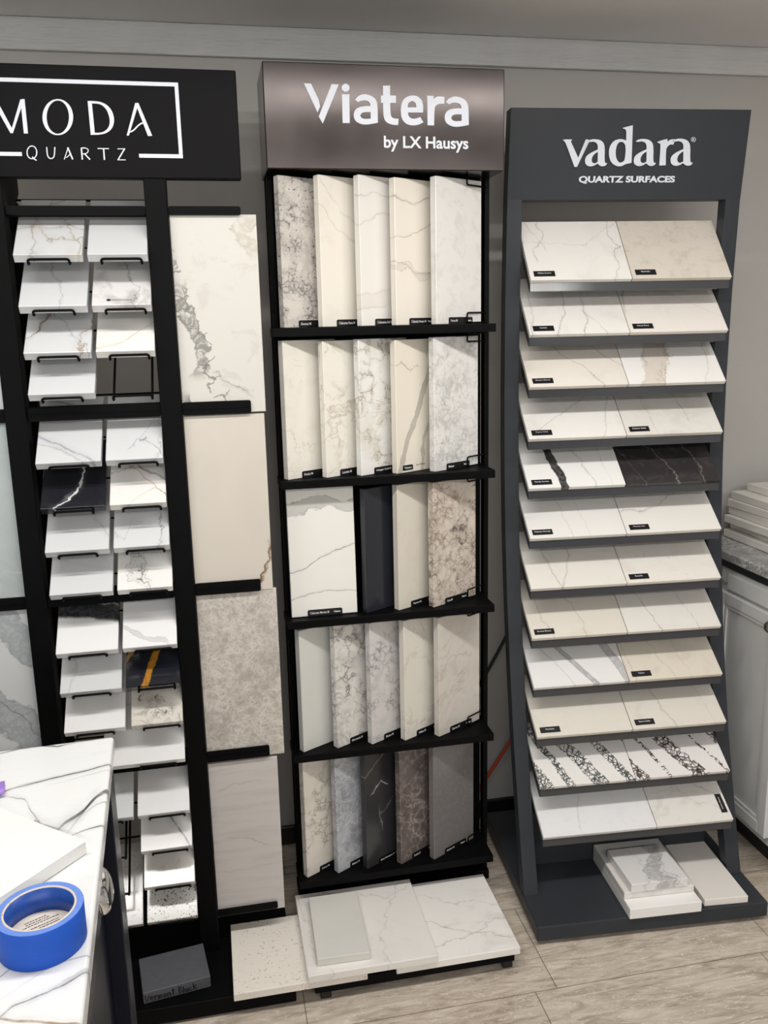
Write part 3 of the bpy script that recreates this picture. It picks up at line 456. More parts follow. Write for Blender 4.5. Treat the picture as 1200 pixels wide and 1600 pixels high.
# loose slabs lying on the rack's foot
def vflat(name, x, y, z, w, h, t, rot, base, layers, label, seed):
    m = stone(name + '_quartz', base, w, h, layers, 0.25, seed=seed)
    M = VM @ T(x, y, z) @ Matrix.Rotation(math.radians(rot), 4, 'Z')
    return slab('stone_slab', w, h, t, m, M, label, 'loose slabs on the grey rack foot', 'stone slab')
vflat('vs1', 0.241, -0.008, 0.0855, 0.199, 0.265, 0.030, 0, rgb(243, 242, 240), [('c', 8, .5, .8, rgb(224, 222, 218), .4)], 'thick plain white slab at the bottom of the three-slab pile on the grey rack foot', 41)
vflat('vs2', 0.241, 0.033, 0.106, 0.197, 0.222, 0.020, 0.3, rgb(232, 229, 224), [('c', 14, .45, .7, rgb(200, 197, 192), .5)], 'pale slab sandwiched in the middle of the pile on the grey rack foot', 42)
vflat('vs3', 0.258, 0.029, 0.131, 0.160, 0.158, 0.0245, 1.2, rgb(230, 229, 228), [('b', 'y', [(1, .8), (.7, .72), (.4, .55), (.1, .55), (0, .6)], .026, rgb(160, 158, 158), .7, .05, .6), V('y', [(.9, .85), (.5, .75), (.2, .78)], .002, rgb(128, 126, 126), .6, .06), V('y', [(.6, .35), (.3, .42), (0, .3)], .0015, rgb(150, 148, 148), .5, .06)], 'small white slab with a grey swirl, topmost of the pile on the grey rack foot', 43)
vflat('vs4', 0.4575, 0.010, 0.0755, 0.122, 0.262, 0.020, -1.5, rgb(238, 233, 227), [('c', 7, .5, .8, rgb(228, 223, 217), .4), ('s', 30, .72, rgb(150, 142, 136), .6)], 'long narrow pale slab lying alone beside the pile on the grey rack foot', 44)

# ------------------------------------------------------------------ tall black tower
tower = empty('sample_tower', T(0.43, 2.07, 0), 'tall narrow black tower with five shelves of upright stone samples', 'display rack')
TI = T(-0.43, -2.07, 0)
def tp(mb, name, mat, parent=tower, smooth=False): return mb.build(name, mat, parent, smooth, TI if parent is tower else None)
for x in (0.1655, 0.697):
    tp(MB().box(x, x + 0.0125, 2.168, 2.196, 0.022 if x > 0.5 else 0.05, 1.95, 0.001), 'post', BLACK)
tp(MB().box(0.1655, 0.7095, 2.24, 2.25, 0.05, 1.945, 0.001), 'back_panel', BLACK)
tp(MB().box(0.160, 0.7125, 2.07, 2.25, 1.941, 2.1615, 0.002), 'header_sign', SIGNM)
sign = tower.children[-1]
SM = frame((0, 2.0692, 0), (1, 0, 0), (0, 0, 1), (0, -1, 0))
outline('logo_lettering', G_VIA, LETW, sign, SM)
lettering('tagline_lettering', 'by LX Hausys', 0.4266, 1.9800, 0.1988, 0.0335, LETW, sign, SM, bold=0.022, depth=0.0006)
TZ = [1.593, 1.233, 0.879, 0.516, 0.151]
sh = [(0.157, 2.07), (0.6955, 2.07), (0.6955, 2.165), (0.6945, 2.165), (0.6945, 2.238), (0.179, 2.238), (0.179, 2.166), (0.157, 2.166)]
for z in TZ:
    s_ = tp(MB().prism(sh, 'z', z - 0.020, z, 0.0012), 'shelf', BLACK)
tp(MB().box(0.163, 0.668, 1.816, 2.25, 0.022, 0.0495, 0.002).box(0.668, 0.7095, 2.15, 2.25, 0.022, 0.0495, 0.001), 'base', BLACK)
for x in (0.19, 0.652):
    for y in (1.835, 2.23):
        tp(MB().box(x - 0.013, x + 0.013, y - 0.013, y + 0.013, 0, 0.022, 0.002), 'foot', BLACKP)
for zz in (0.075, 0.105):
    tp(MB().prism([(0.6968 + 0.0 + 0.004 * math.cos(a * math.pi / 6), zz + 0.004 * math.sin(a * math.pi / 6)) for a in range(12)], 'y', 2.1655, 2.168), 'bolt', BLACKP)
# wire retainers on the right: one at the foot of every row, one above its head
for k, z in enumerate(TZ):
    for zz in ((z + 0.003, z + 0.027), (z + 0.326, z + 0.348)) if k < 1 else ((z + 0.003, z + 0.027), (z + 0.317, z + 0.337)):
        a, b_ = zz
        pts = rounded([(0.700, 2.167, b_), (0.640, 2.128, b_), (0.640, 2.128, a), (0.700, 2.167, a)], 0.006)
        tp(MB().tube(pts, 0.0021), 'wire_retainer', BLACK, smooth=True)

TW, TT = 0.155, 0.0195
ANG = math.radians(29.0)
VIA = [
 [(.185, .337, 'speckled grey and brown granite-like sample', rgb(212, 206, 198), [('c', 22, .42, .62, rgb(186, 180, 176), .7), ('k', 55, .09, rgb(96, 90, 90), .8, .42, .6, 1.0), ('s', 170, .6, rgb(64, 60, 62), .85, 24), ('c', 9, .55, .7, rgb(188, 178, 166), .6)], 'Everest M'),
  (.2755, .339, 'ivory sample with two fine slanting hairlines', rgb(234, 228, 217), [FAINT, V('x', [(0, .82), (.3, .68), (.6, .6), (1, .5)], .0011, VG, .45, .03), V('x', [(0, .99), (.4, .78), (1, .66)], .001, VG, .4, .03)], 'Calacatta Pura M'),
  (.3685, .340, 'white sample with two faint arched veins near its top', rgb(232, 229, 223), [V('x', [(0, .87), (.3, .89), (1, .87)], .001, VG, .45, .02), V('x', [(0, .68), (.35, .76), (1, .8)], .001, VG, .45, .02), ('b', 'x', [(0, .16), (.6, .2), (1, .14)], .02, rgb(220, 215, 208), .5, .02, .3)], 'Calacatta Sol M'),
  (.4525, .335, 'ivory sample with three level grey veins and a grey patch', rgb(233, 226, 214), [V('x', [(0, .88), (.4, .86), (1, .89)], .0014, VG, .65, .02), V('x', [(0, .59), (.3, .62), (.7, .69), (1, .7)], .0013, VG, .6, .02), ('b', 'x', [(0, .39), (.3, .4), (.6, .34), (1, .36)], .008, rgb(214, 207, 197), .7, .03, .3), V('x', [(.1, .42), (.4, .37), (1, .37)], .0013, VG, .6, .02)], 'Calacatta Venato M'),
  (.551, .339, 'whole pale grey sample with light speckling', rgb(227, 225, 221), [('c', 26, .48, .68, rgb(206, 203, 199), .5), ('n', 34, .05, rgb(186, 182, 178), .5, .52, .7, 1)], 'Porto M')],
 [(.178, .331, 'cream sample with scattered tan flecks', rgb(231, 227, 217), [('n', 26, .035, rgb(190, 178, 160), .6, .5, .68, 1), ('c', 12, .5, .72, rgb(218, 211, 199), .5)], 'Rivale M'),
  (.272, .328, 'cream sample with a web of faint tan veins', rgb(232, 228, 218), [('n', 20, .03, rgb(180, 166, 148), .65, .46, .62, 1), ('k', 24, .03, rgb(176, 160, 142), .6, .5, .6, 1.2)], 'Lunetta M'),
  (.3575, .330, 'white sample with a thick cluster of gold veins', rgb(230, 229, 225), [('k', 32, .06, rgb(150, 136, 116), .85, .46, .58, 1.2), ('n', 24, .03, rgb(170, 158, 138), .6, .45, .6, 1), ('c', 12, .5, .7, rgb(212, 207, 196), .5)], 'Soleggio Gold M'),
  (.447, .326, 'ivory sample with a broad grey-brown diagonal band', rgb(226, 219, 205), [('b', 'y', [(1, .98), (.8, .75), (.5, .5), (.25, .24), (0, .06)], .0085, rgb(178, 172, 162), .9, .012, .15), ('b', 'y', [(.55, 1.0), (.4, .75), (.25, .6), (0, .56)], .005, rgb(176, 170, 160), .8, .02, .4), V('x', [(0, .79), (.12, .82), (.3, .77), (.5, .8)], .0022, VG, .7, .04, (0, .5))], None),
  (.543, .330, 'whole white sample mottled all over in grey', rgb(226, 225, 222), [('k', 60, .12, rgb(160, 158, 157), .7, .42, .6, 1.2), ('n', 48, .06, rgb(170, 168, 166), .6, .45, .62, 1.2), ('c', 30, .48, .65, rgb(200, 198, 196), .6)], 'Minuet')],
 [(.172, .329, 'white sample facing straight out, with a grey band and two blue-grey veins', rgb(233, 231, 225), [('b', 'x', [(0, .83), (.3, .86), (.6, .9), (.85, .86), (1, .85)], .015, rgb(190, 190, 186), .85, .03, .1), V('x', [(0, .345), (.25, .38), (.5, .46), (.7, .5), (1, .55)], .0014, rgb(110, 112, 126), .9, .012), V('x', [(0, .14), (.3, .18), (.6, .19), (1, .175)], .0013, rgb(126, 126, 130), .7, .012)], 'Calacatta Marina M'),
  (.363, .321, 'plain near-black blue-grey sample', rgb(40, 42, 49), [('s', 260, .68, rgb(74, 76, 84), .5)], None),
  (.4455, .326, 'plain beige sample with soft clouds', rgb(214, 208, 196), [('c', 8, .45, .75, rgb(202, 195, 182), .6), ('c', 30, .5, .7, rgb(206, 199, 187), .4)], 'Toprano M'),
  (.537, .327, 'whole beige sample crazed with dark brown and black veins', rgb(212, 202, 190), [('n', 60, .1, rgb(140, 122, 110), .7, .4, .6, 1.4), ('k', 48, .08, rgb(120, 102, 94), .75, .38, .56, 1.2), ('k', 26, .05, rgb(56, 46, 52), .95, .5, .6, 1.4), ('c', 30, .5, .68, rgb(188, 174, 160), .6)], 'Aria M')],
 [(.186, .331, 'plain greenish-white sample with one faint vein', rgb(212, 213, 207), [V('y', [(.6, .8), (.3, .7)], .001, VG, .3), ('c', 8, .5, .8, rgb(202, 202, 196), .5)], None),
  (.275, .337, 'white marble-look sample with a loose grey and black web', rgb(222, 219, 213), [('k', 26, .055, rgb(104, 102, 108), .9, .42, .54, 1.5), ('n', 17, .03, rgb(140, 138, 140), .6, .4, .56, 1.1), ('c', 14, .5, .68, rgb(184, 182, 180), .6)], 'Minnesota M'),
  (.3665, .335, 'lilac-grey sample with a dense fine web', rgb(210, 207, 205), [('k', 40, .07, rgb(128, 124, 130), .8, .4, .56, 1.2), ('c', 18, .48, .68, rgb(188, 185, 186), .5)], 'Bianco M'),
  (.4555, .333, 'cream sample with sparse grey flecks', rgb(220, 216, 206), [('n', 20, .035, rgb(166, 160, 152), .6, .5, .62, 1), ('c', 14, .5, .72, rgb(206, 200, 189), .4)], 'Willow M'),
  (.548, .333, 'whole greige sample with soft brown clouds', rgb(209, 204, 196), [('c', 12, .46, .7, rgb(192, 184, 174), .6), ('n', 14, .03, rgb(172, 160, 148), .5, .5, .62, 1)], 'Clarino M')],
 [(.181, .340, 'cream sample with a cracked-looking brown web', rgb(216, 210, 200), [('k', 22, .03, rgb(134, 122, 112), .85, .42, .55, 1.4), ('c', 14, .5, .7, rgb(200, 192, 180), .4)], 'Cirrus M'),
  (.2645, .340, 'mid-grey sample with white misty veining', rgb(142, 145, 151), [('n', 60, .12, rgb(206, 208, 212), .6, .35, .6, 1.4), ('k', 60, .14, rgb(200, 202, 206), .5, .42, .6, 1.2), ('c', 20, .45, .65, rgb(184, 187, 193), .6)], 'Meteor M'),
  (.344, .340, 'black sample with a few short white veins', rgb(50, 49, 51), [V('x', [(0, .8), (.4, .93), (.6, 1.0)], .0012, rgb(170, 168, 166), .5, .02), V('x', [(.1, .62), (.35, .7), (.5, .66)], .0016, rgb(200, 198, 196), .8, .03, (.12, .5)), V('y', [(.5, .3), (.3, .38)], .001, rgb(150, 148, 146), .6, .03, (.3, .5)), V('x', [(.3, .45), (.6, .5)], .001, rgb(150, 148, 146), .5, .03, (.3, .6))], 'Black Marquina M'),
  (.438, .336, 'brown-grey sample laced with pale veins', rgb(98, 89, 86), [('k', 34, .05, rgb(176, 166, 158), .75, .42, .58, 1.2), ('n', 22, .02, rgb(172, 162, 154), .6, .46, .62, 1.3), ('c', 30, .5, .7, rgb(120, 110, 106), .6)], 'Umbra M'),
  (.531, .335, 'whole plain mid-grey sample', rgb(116, 113, 112), [('c', 90, .45, .65, rgb(126, 123, 122), .6)], 'Skyline M')],
]
ROWN = ['top shelf', 'second shelf', 'third shelf', 'fourth shelf', 'bottom shelf']
for r, row in enumerate(VIA):
    for k, (x, hh, look, base, layers, txt) in enumerate(row):
        flat = r == 2 and k == 0
        a = 0.0 if flat else ANG
        w = 0.167 if flat else TW
        y = 2.098 if flat else 2.086
        m = stone('tower_quartz_%d%s' % (r, 'abcde'[k]), base, w, hh, layers, 0.2, seed=50 + r * 5 + k)
        ez = Vector((math.sin(a), -math.cos(a), 0)); ey = Vector((0, 0, 1))
        if flat:
            ey = Vector((0, 0.045, 1)).normalized(); ez = Vector((1, 0, 0)).cross(ey)
        M = frame((x, y, TZ[r] + 0.0004 + (TT * 0.0 if not flat else 0.0012)), (math.cos(a), math.sin(a), 0), ey, ez)
        o = slab('stone_sample', w, hh, TT, m, M, '%s, tower %s' % (look, ROWN[r]), 'upright samples in the tower')
        if r == 1 and k == 3:
            tg = MB().prism(roundrect(0.018, 0.052, 0.006, 0.019, 0.004), 'z', 0, 0.0006).build('name_tag', TAGB, o, M=T(0, 0, 0.0003))
            lettering('tag_lettering', 'Viatera', 0.023, 0.010, 0.024, 0.005, INK, tg, T(0, 0, 0.0008), bold=0.01, depth=0.0001)
            lettering('printed_lettering', 'Taj Mahal', 0.062, 0.013, 0.030, 0.005, TAGB, o, T(0, 0, 0.0003), depth=0.0001)
        elif txt:
            x0 = 0.040; x1 = 0.122
            if flat: x0, x1 = 0.040, 0.128
            tg = MB().prism(roundrect(x0, x1, 0.0, 0.0165, 0.004), 'z', 0, 0.0016).build('name_tag', TAGB, o, M=T(0, 0, 0.0003))
            n = len(txt); ww = min(0.048, n * 0.0032)
            lettering('tag_lettering', txt, x0 + 0.006, 0.0055, ww, 0.0058, INK, tg, T(0, 0, 0.0018), bold=0.01, depth=0.0001)
            lettering('tag_lettering', 'Viatera', x1 - 0.022, 0.0060, 0.017, 0.0045, INK, tg, T(0, 0, 0.0018), bold=0.03, depth=0.0001)

# slabs lying on the feet of the tower and of its neighbour
def gslab(x, y, z, w, h, t, rot, base, layers, label, seed, group='loose slabs at the foot of the tower'):
    m = stone('floor_quartz_%d' % seed, base, w, h, layers, 0.25, seed=seed)
    M = T(x, y, z) @ Matrix.Rotation(math.radians(rot), 4, 'Z')
    return slab('stone_slab', w, h, t, m, M, label, group, 'stone slab')
gslab(-0.029, 1.803, 0.0705, 0.319, 0.250, 0.020, 0, rgb(238, 232, 222), [('s', 130, .62, rgb(140, 132, 122), .75, 14), ('s', 220, .66, rgb(120, 112, 104), .7, 20)], 'cream slab with clusters of grey flecks, lowest at the front of the tower', 91)
gslab(0.362, 1.8035, 0.0705, 0.316, 0.305, 0.020, 0, rgb(242, 239, 235), [('c', 10, .52, .7, rgb(204, 200, 196), .4), V('x', [(0, .45), (.2, .5), (.4, .42), (.65, .3)], .0022, rgb(160, 156, 152), .7, .06), V('y', [(1, .2), (.85, .3), (.7, .2), (.55, .28)], .0022, rgb(166, 162, 158), .7, .06, (.6, .97)), V('x', [(.3, .15), (.6, .22), (.9, .35)], .002, rgb(170, 166, 162), .6, .05), V('x', [(.5, .75), (.7, .66), (.9, .6)], .0018, rgb(170, 166, 162), .5, .05)], 'white slab with drifting grey veins, at the corner of the tower foot', 92)
gslab(0.146, 1.797, 0.0910, 0.318, 0.308, 0.020, 0, rgb(236, 232, 227), [('c', 11, .48, .68, rgb(222, 218, 213), .5), ('c', 5, .5, .7, rgb(228, 226, 222), .7), V('y', [(1, .9), (.6, .72), (.3, .62), (0, .6)], .0015, VGR, .45, .05), V('x', [(.6, .86), (.8, .8), (1, .9)], .0015, VGR, .45, .05), V('y', [(.7, .05), (.3, .12)], .0012, VG, .4, .05)], 'large pale slab bridging the two other slabs at the tower foot', 93)
gslab(0.172, 1.824, 0.1115, 0.129, 0.237, 0.020, -1.6, rgb(216, 214, 207), [('c', 8, .5, .8, rgb(207, 205, 198), .4)], 'small plain greenish-grey slab lying on top of the large pale slab', 94)

# ------------------------------------------------------------------ wide black rack with wire holders and wing panels
MC = -0.241
moda = empty('wire_shelf_rack', T(MC, 2.0, 0), 'wide black display rack with two posts, wire sample holders and panel wings', 'display rack')
MI = T(-MC, -2.0, 0)
def mp_(mb, name, mat, smooth=False): return mb.build(name, mat, moda, smooth, MI)
mp_(MB().box(-0.602, 0.118, 1.822, 2.36, 0.006, 0.0495, 0.002), 'base', BLACK)
for x in (-0.57, 0.086):
    for y in (1.86, 2.32):
        mp_(MB().box(x - 0.02, x + 0.02, y - 0.02, y + 0.02, 0, 0.006), 'foot', BLACKP)
for x0, x1 in ((-0.428, -0.384), (-0.1045, -0.0585)):
    mp_(MB().box(x0, x1, 1.988, 2.034, 0.0495, 1.915, 0.0015), 'post', BLACK)
    mp_(MB().prism([(2.034, 1.905), (2.034, 1.845), (2.06, 1.862), (2.13, 1.862), (2.19, 1.90), (2.19, 1.965), (2.12, 1.965)], 'x', x0 + 0.004, x1 - 0.004, 0.001), 'side_bracket', BLACK)
    mp_(MB().box(x0 + 0.006, x1 - 0.006, 2.165, 2.19, 0.0495, 1.88, 0.001), 'rear_post', BLACK)
mp_(MB().box(-0.236, -0.224, 2.150, 2.162, 0.0495, 1.40, 0.001), 'center_bar', BLACK)
ms = mp_(MB().box(-0.585, 0.0985, 1.985, 2.012, 1.9045, 2.1185, 0.002), 'header_sign', MODAM)
MM = frame((0, 1.9842, 0), (1, 0, 0), (0, 0, 1), (0, -1, 0))
outline('logo_lettering', G_MODA, LETW, ms, MM, [(0,), (1,), (2,), (3, 4), (5, 6), (7,), (8,), (9,)])
outline('tagline_lettering', G_MQ, LETW, ms, MM, [(0, 1)] + [(i,) for i in range(2, 15)])
fx1, fx0, fz1, fz0, ft = -0.0200, -0.462, 2.0910, 1.9450, 0.0075
B_ = MB()
for bx in ((fx0, fx1, fz1 - ft, fz1), (fx1 - ft, fx1, fz0, fz1 - ft), (fx0, fx0 + ft, fz0, fz1 - ft), (-0.1085, fx1 - ft, fz0, fz0 + ft), (fx0 + ft, -0.3375, fz0, fz0 + ft)):
    B_.box(bx[0], bx[1], bx[2], bx[3], -0.0006, 0.0008)
B_.build('logo_border', LETW, ms, M=MM)
BZ = [(1.843, .009), (1.422, .0145), (1.002, .0145), (0.577, .014), (0.146, .009)]
for z, hh in BZ:
    p = [(-0.576, z - hh), (0.094, z - hh), (0.094, z + hh), (-0.576, z + hh)]
    b_ = mp_(MB().prism(p, 'y', 2.0405 if False else 2.0355, 2.0415, 0.0012), 'crossbar', BLACK)
    # clip plates gripping the wing panels, outside the posts and between them
    for xa, xb in ((-0.0580, 0.094), (-0.576, -0.4285), (-0.3835, -0.105)):
        q = []
        r_ = 0.0045
        for cx, cz, a0 in ((xb - r_, z + hh - r_, 0), (xa + r_, z + hh - r_, 90), (xa + r_, z - hh + r_, 180), (xb - r_, z - hh + r_, 270)):
            q += [(cx + r_ * math.cos(math.radians(a0 + 30 * k)), cz + r_ * math.sin(math.radians(a0 + 30 * k))) for k in range(4)]
        mp_(MB().prism(q, 'y', 2.000, 2.0045), 'clip_plate', BLACK)
        if hh > 0.01: mp_(MB().box(xa + 0.004, xb - 0.004, 1.9975, 2.000, z - 0.0012, z + 0.0012), 'clip_rib', BLACK)

MTZ = [1.751, 1.649, 1.5545, 1.469, 1.323, 1.2245, 1.1275, 1.0305, 0.893, 0.7985, 0.7025, 0.607, 0.473, 0.3785, 0.281, 0.185]
MS = Vector((0, 0.776, 0.6307)).normalized(); MN = Vector((0, -MS.z, MS.y))
MW, MH, MT = 0.1345, 0.200, 0.0195
XL, XR = -0.3695, -0.2255
MWH = rgb(210, 212, 214)
GOLD = rgb(172, 132, 70)
def MV(ax, pts, hw=.0014, c=rgb(140, 136, 134), st=.7, amp=.03, *lim): return ('v', ax, pts, hw, c, st, amp) + lim
MOD = [ # two columns a row: (look, base, layers) or None for an empty holder
 (('white sample with tan and grey storm-like veining', MWH, [MV('x', [(0, .4), (.3, .55), (.5, .35), (.8, .25), (1, .25)], .003, rgb(160, 146, 128), .75, .06), MV('y', [(1, .6), (.7, .35), (.5, .25), (.3, .3)], .004, rgb(158, 148, 136), .7, .05), MV('x', [(.2, .5), (.5, .52), (.8, .5), (1, .42)], .0016, rgb(150, 140, 126), .7, .04), MV('y', [(.4, .8), (.15, .95), (0, .92)], .003, rgb(170, 158, 130), .7, .04), ('c', 12, .52, .7, rgb(206, 198, 186), .5)]),
  ('plain bright white sample', MWH, [])),
 (('white sample with one bent grey hairline', MWH, [MV('y', [(1, .3), (.75, .45), (.6, .42), (.4, .58), (0, .62)], .0013)]),
  ('clouded white sample with a tiny black stamp', rgb(222, 220, 219), [('c', 16, .46, .66, rgb(176, 174, 174), .75), MV('y', [(.6, .6), (.3, .72), (0, .72)], .0015, rgb(110, 106, 104), .7, .05), ('c', 7, .5, .7, rgb(196, 192, 190), .6)])),
 (('white sample with brown and grey slashes', MWH, [MV('y', [(.9, .45), (.6, .3), (.35, .15), (.2, .02)], .004, rgb(132, 122, 118), .8, .04), MV('y', [(.7, .4), (.4, .18)], .0018, rgb(150, 108, 78), .8, .03, (.3, .8)), MV('y', [(.6, 1.0), (.35, .95), (.15, .8), (0, .82)], .003, rgb(150, 126, 108), .75, .05), MV('y', [(.3, .7), (0, .95)], .0015, rgb(120, 112, 108), .6, .05)]),
  ('white sample with a faint gold vein', rgb(231, 230, 226), [MV('x', [(0, .05), (.4, .12), (.7, .3), (1, .45)], .0025, rgb(200, 184, 154), .7, .02)])),
 (('white sample with one level grey hairline', MWH, [MV('x', [(0, .55), (.4, .6), (.8, .8), (1, .9)], .0013, rgb(130, 128, 128), .7, .02)]), None),
 (('white sample with a grey-blue vein sweeping along its foot', MWH, [MV('x', [(0, .42), (.3, .3), (.6, .16), (.8, .05)], .004, rgb(150, 154, 164), .75, .02), MV('x', [(.2, .95), (.5, .85), (1, .65)], .004, rgb(140, 138, 138), .7, .02), MV('x', [(0, .3), (.4, .2), (.6, .08)], .0015, rgb(158, 146, 138), .6, .02)]),
  ('white sample with a looping grey vein at one corner', MWH, [MV('x', [(.4, .15), (.55, .3), (.75, .25), (1, .05)], .0017, rgb(130, 130, 138), .8, .05, (.38, 1)), MV('x', [(.6, .32), (.8, .5), (1, .48)], .0014, rgb(150, 150, 156), .7, .04, (.6, 1)), MV('y', [(.3, .95), (0, .9)], .0014, rgb(140, 140, 146), .7, .06, (0, .3))])),
 (('black sample with one white lightning vein', rgb(33, 34, 40), [MV('y', [(1, .72), (.8, .62), (.5, .62), (.25, .55), (.1, .42), (0, .2)], .0024, rgb(226, 226, 226), .95, .02)]),
  ('white sample with brown and gold diagonal veins', rgb(230, 228, 224), [MV('x', [(0, .9), (.3, .72), (.6, .5), (1, .35)], .005, rgb(130, 124, 120), .75, .03), MV('x', [(0, .75), (.3, .62), (.6, .4), (.85, .2), (1, .1)], .002, rgb(168, 132, 88), .85, .03), MV('x', [(.5, .6), (.8, .68), (1, .5)], .0015, rgb(140, 134, 130), .7, .05), MV('x', [(.4, .04), (.8, .2), (1, .1)], .0015, rgb(150, 140, 128), .5, .04)])),
 (('white sample with a ghostly curved double vein', MWH, [MV('y', [(1, .6), (.7, .68), (.4, .82), (.2, 1.0)], .0028, rgb(176, 174, 174), .7, .02), MV('y', [(1, .7), (.7, .8), (.5, 1.0)], .0014, rgb(160, 158, 158), .6, .02)]),
  ('white sample with angular grey cracks', MWH, [MV('x', [(0, .6), (.3, .75), (.4, .95)], .0018, rgb(120, 120, 124), .75, .05, (0, .42)), MV('x', [(.3, .7), (.5, .62), (.75, .75), (1, .65)], .0015, rgb(126, 126, 130), .75, .05), MV('y', [(1, .5), (.75, .66), (.5, .82), (.3, .78), (0, .88)], .0022, rgb(130, 130, 136), .75, .05), MV('x', [(0, .2), (.2, .1), (.3, .3)], .0014, rgb(140, 140, 144), .6, .05, (0, .32))])),
 (('plain white sample with the faintest streak', MWH, [MV('x', [(0, .5), (.4, .42)], .001, rgb(180, 176, 174), .4, .02), MV('y', [(.6, .75), (.3, .95)], .001, rgb(180, 176, 174), .4, .02)]),
  ('white sample with a broken black sprig of veins', rgb(231, 230, 227), [MV('y', [(1, .22), (.7, .28), (.4, .45), (.1, .52)], .003, rgb(100, 96, 96), .8, .08), MV('y', [(.8, .35), (.5, .32), (.2, .35), (0, .42)], .0014, rgb(110, 106, 106), .75, .08), MV('y', [(.5, .5), (.2, .6)], .0014, rgb(110, 106, 106), .6, .08, (.1, .6))])),
 (('white sample with a thick black band along its back', rgb(233, 233, 233), [('b', 'x', [(0, .70), (.4, .66), (.7, .62), (1, .57)], .044, rgb(24, 26, 32), .98, .006, .05), MV('x', [(.05, .78), (.3, .72), (.6, .64), (1, .58)], .0016, rgb(210, 210, 210), .9, .03, (.08, 1))]),
  ('white sample with a translucent grey ribbon at its foot', rgb(233, 233, 234), [('b', 'x', [(0, .27), (.3, .18), (.5, .12), (.8, .06), (1, -.1)], .007, rgb(198, 197, 196), .7, .02, .15, (0, .85))])),
 (('white sample with a soft grey upright smudge', MWH, [MV('y', [(.8, .12), (.4, .2), (0, .12)], .004, rgb(190, 188, 188), .6, .03)]),
  ('black sample with a gold slash', rgb(28, 30, 38), [('b', 'y', [(1, .86), (.6, .66), (.3, .5), (0, .36)], .0085, rgb(176, 122, 38), .95, .016, .25), ('b', 'y', [(.7, .36), (.5, .16), (.35, 0), (0, -.4)], .006, rgb(166, 128, 60), .9, .016, .4)])),
 (('plain soft-white sample with a hazy corner', rgb(230, 230, 230), [MV('x', [(0, .65), (.3, .75)], .004, rgb(196, 196, 198), .5, .03)]),
  ('ivory sample with charcoal splashes', rgb(214, 210, 201), [('n', 40, .05, rgb(120, 116, 112), .6, .52, .6, 1.4), ('c', 18, .48, .62, rgb(184, 178, 170), .7), ('s', 60, .62, rgb(80, 76, 74), .8, 18)])),
 None,
 (('white sample mostly hidden by the island', MWH, [MV('x', [(.6, .3), (.9, .35), (1, .5)], .001, rgb(150, 150, 152), .5, .03)]),
  ('white sample with a small looping grey vein', rgb(228, 228, 229), [MV('x', [(.1, .7), (.35, .85), (.5, .8)], .001, rgb(150, 150, 154), .6, .04, (0, .55)), MV('x', [(.45, .7), (.6, .78), (.62, .6)], .001, rgb(160, 160, 164), .5, .04, (.4, .7))])),
 (None, ('white sample with a bold dark diagonal crack', rgb(230, 229, 228), [MV('x', [(.1, .9), (.3, .62), (.6, .38), (.8, .18), (1, -.05)], .006, rgb(116, 112, 110), .9, .012)])),
 (None, ('white sample with a few pale spots', rgb(226, 223, 218), [('c', 20, .56, .68, rgb(196, 186, 174), .6), ('s', 60, .68, rgb(160, 152, 142), .6)])),
 (('pale speckled sample next to the terrazzo one', rgb(212, 210, 206), [('s', 110, .6, rgb(170, 166, 162), .7)]),
  ('terrazzo sample with black chips', rgb(218, 217, 214), [('s', 130, .60, rgb(44, 44, 46), .95, 26), ('s', 210, .62, rgb(70, 68, 68), .85)])),
]
ORDM = ['top', 'second', 'third', 'fourth', 'fifth', 'sixth', 'seventh', 'eighth', 'ninth', 'tenth', 'eleventh', 'twelfth', 'thirteenth', 'fourteenth', 'fifteenth', 'bottom']
STAMP = simple('stamp_ink', rgb(24, 24, 26), 0.6, noise=(50, 0.1))
def holder(x, z):
    a, b_ = x + 0.027, x + MW - 0.027
    o = MI @ frame((0, 1.95, z), (1, 0, 0), MS, MN)
    t = -MT - 0.0030
    pts = rounded([(a, MH * 0.98, t), (a, -0.0045, t), (a, -0.0045, -0.0085), (b_, -0.0045, -0.0085), (b_, -0.0045, t), (b_, MH * 0.98, t)], 0.006)
    MB().tube(pts, 0.0027, 8).build('wire_holder', BLACK, moda, True, o)
def mtile(x, z, w, spec, row, where, seed):
    look, base, layers = spec
    m = stone('rack_quartz_%d' % seed, base, w, MH, list(layers) + [('c', 8, .55, .8, rgb(216, 214, 212), .3)], 0.14, seed=seed)
    return slab('stone_sample', w, MH, MT, m, frame((x, 1.95, z), (1, 0, 0), MS, MN), '%s, %s wire-holder row, %s' % (look, ORDM[row], where), 'samples in the wire holders')
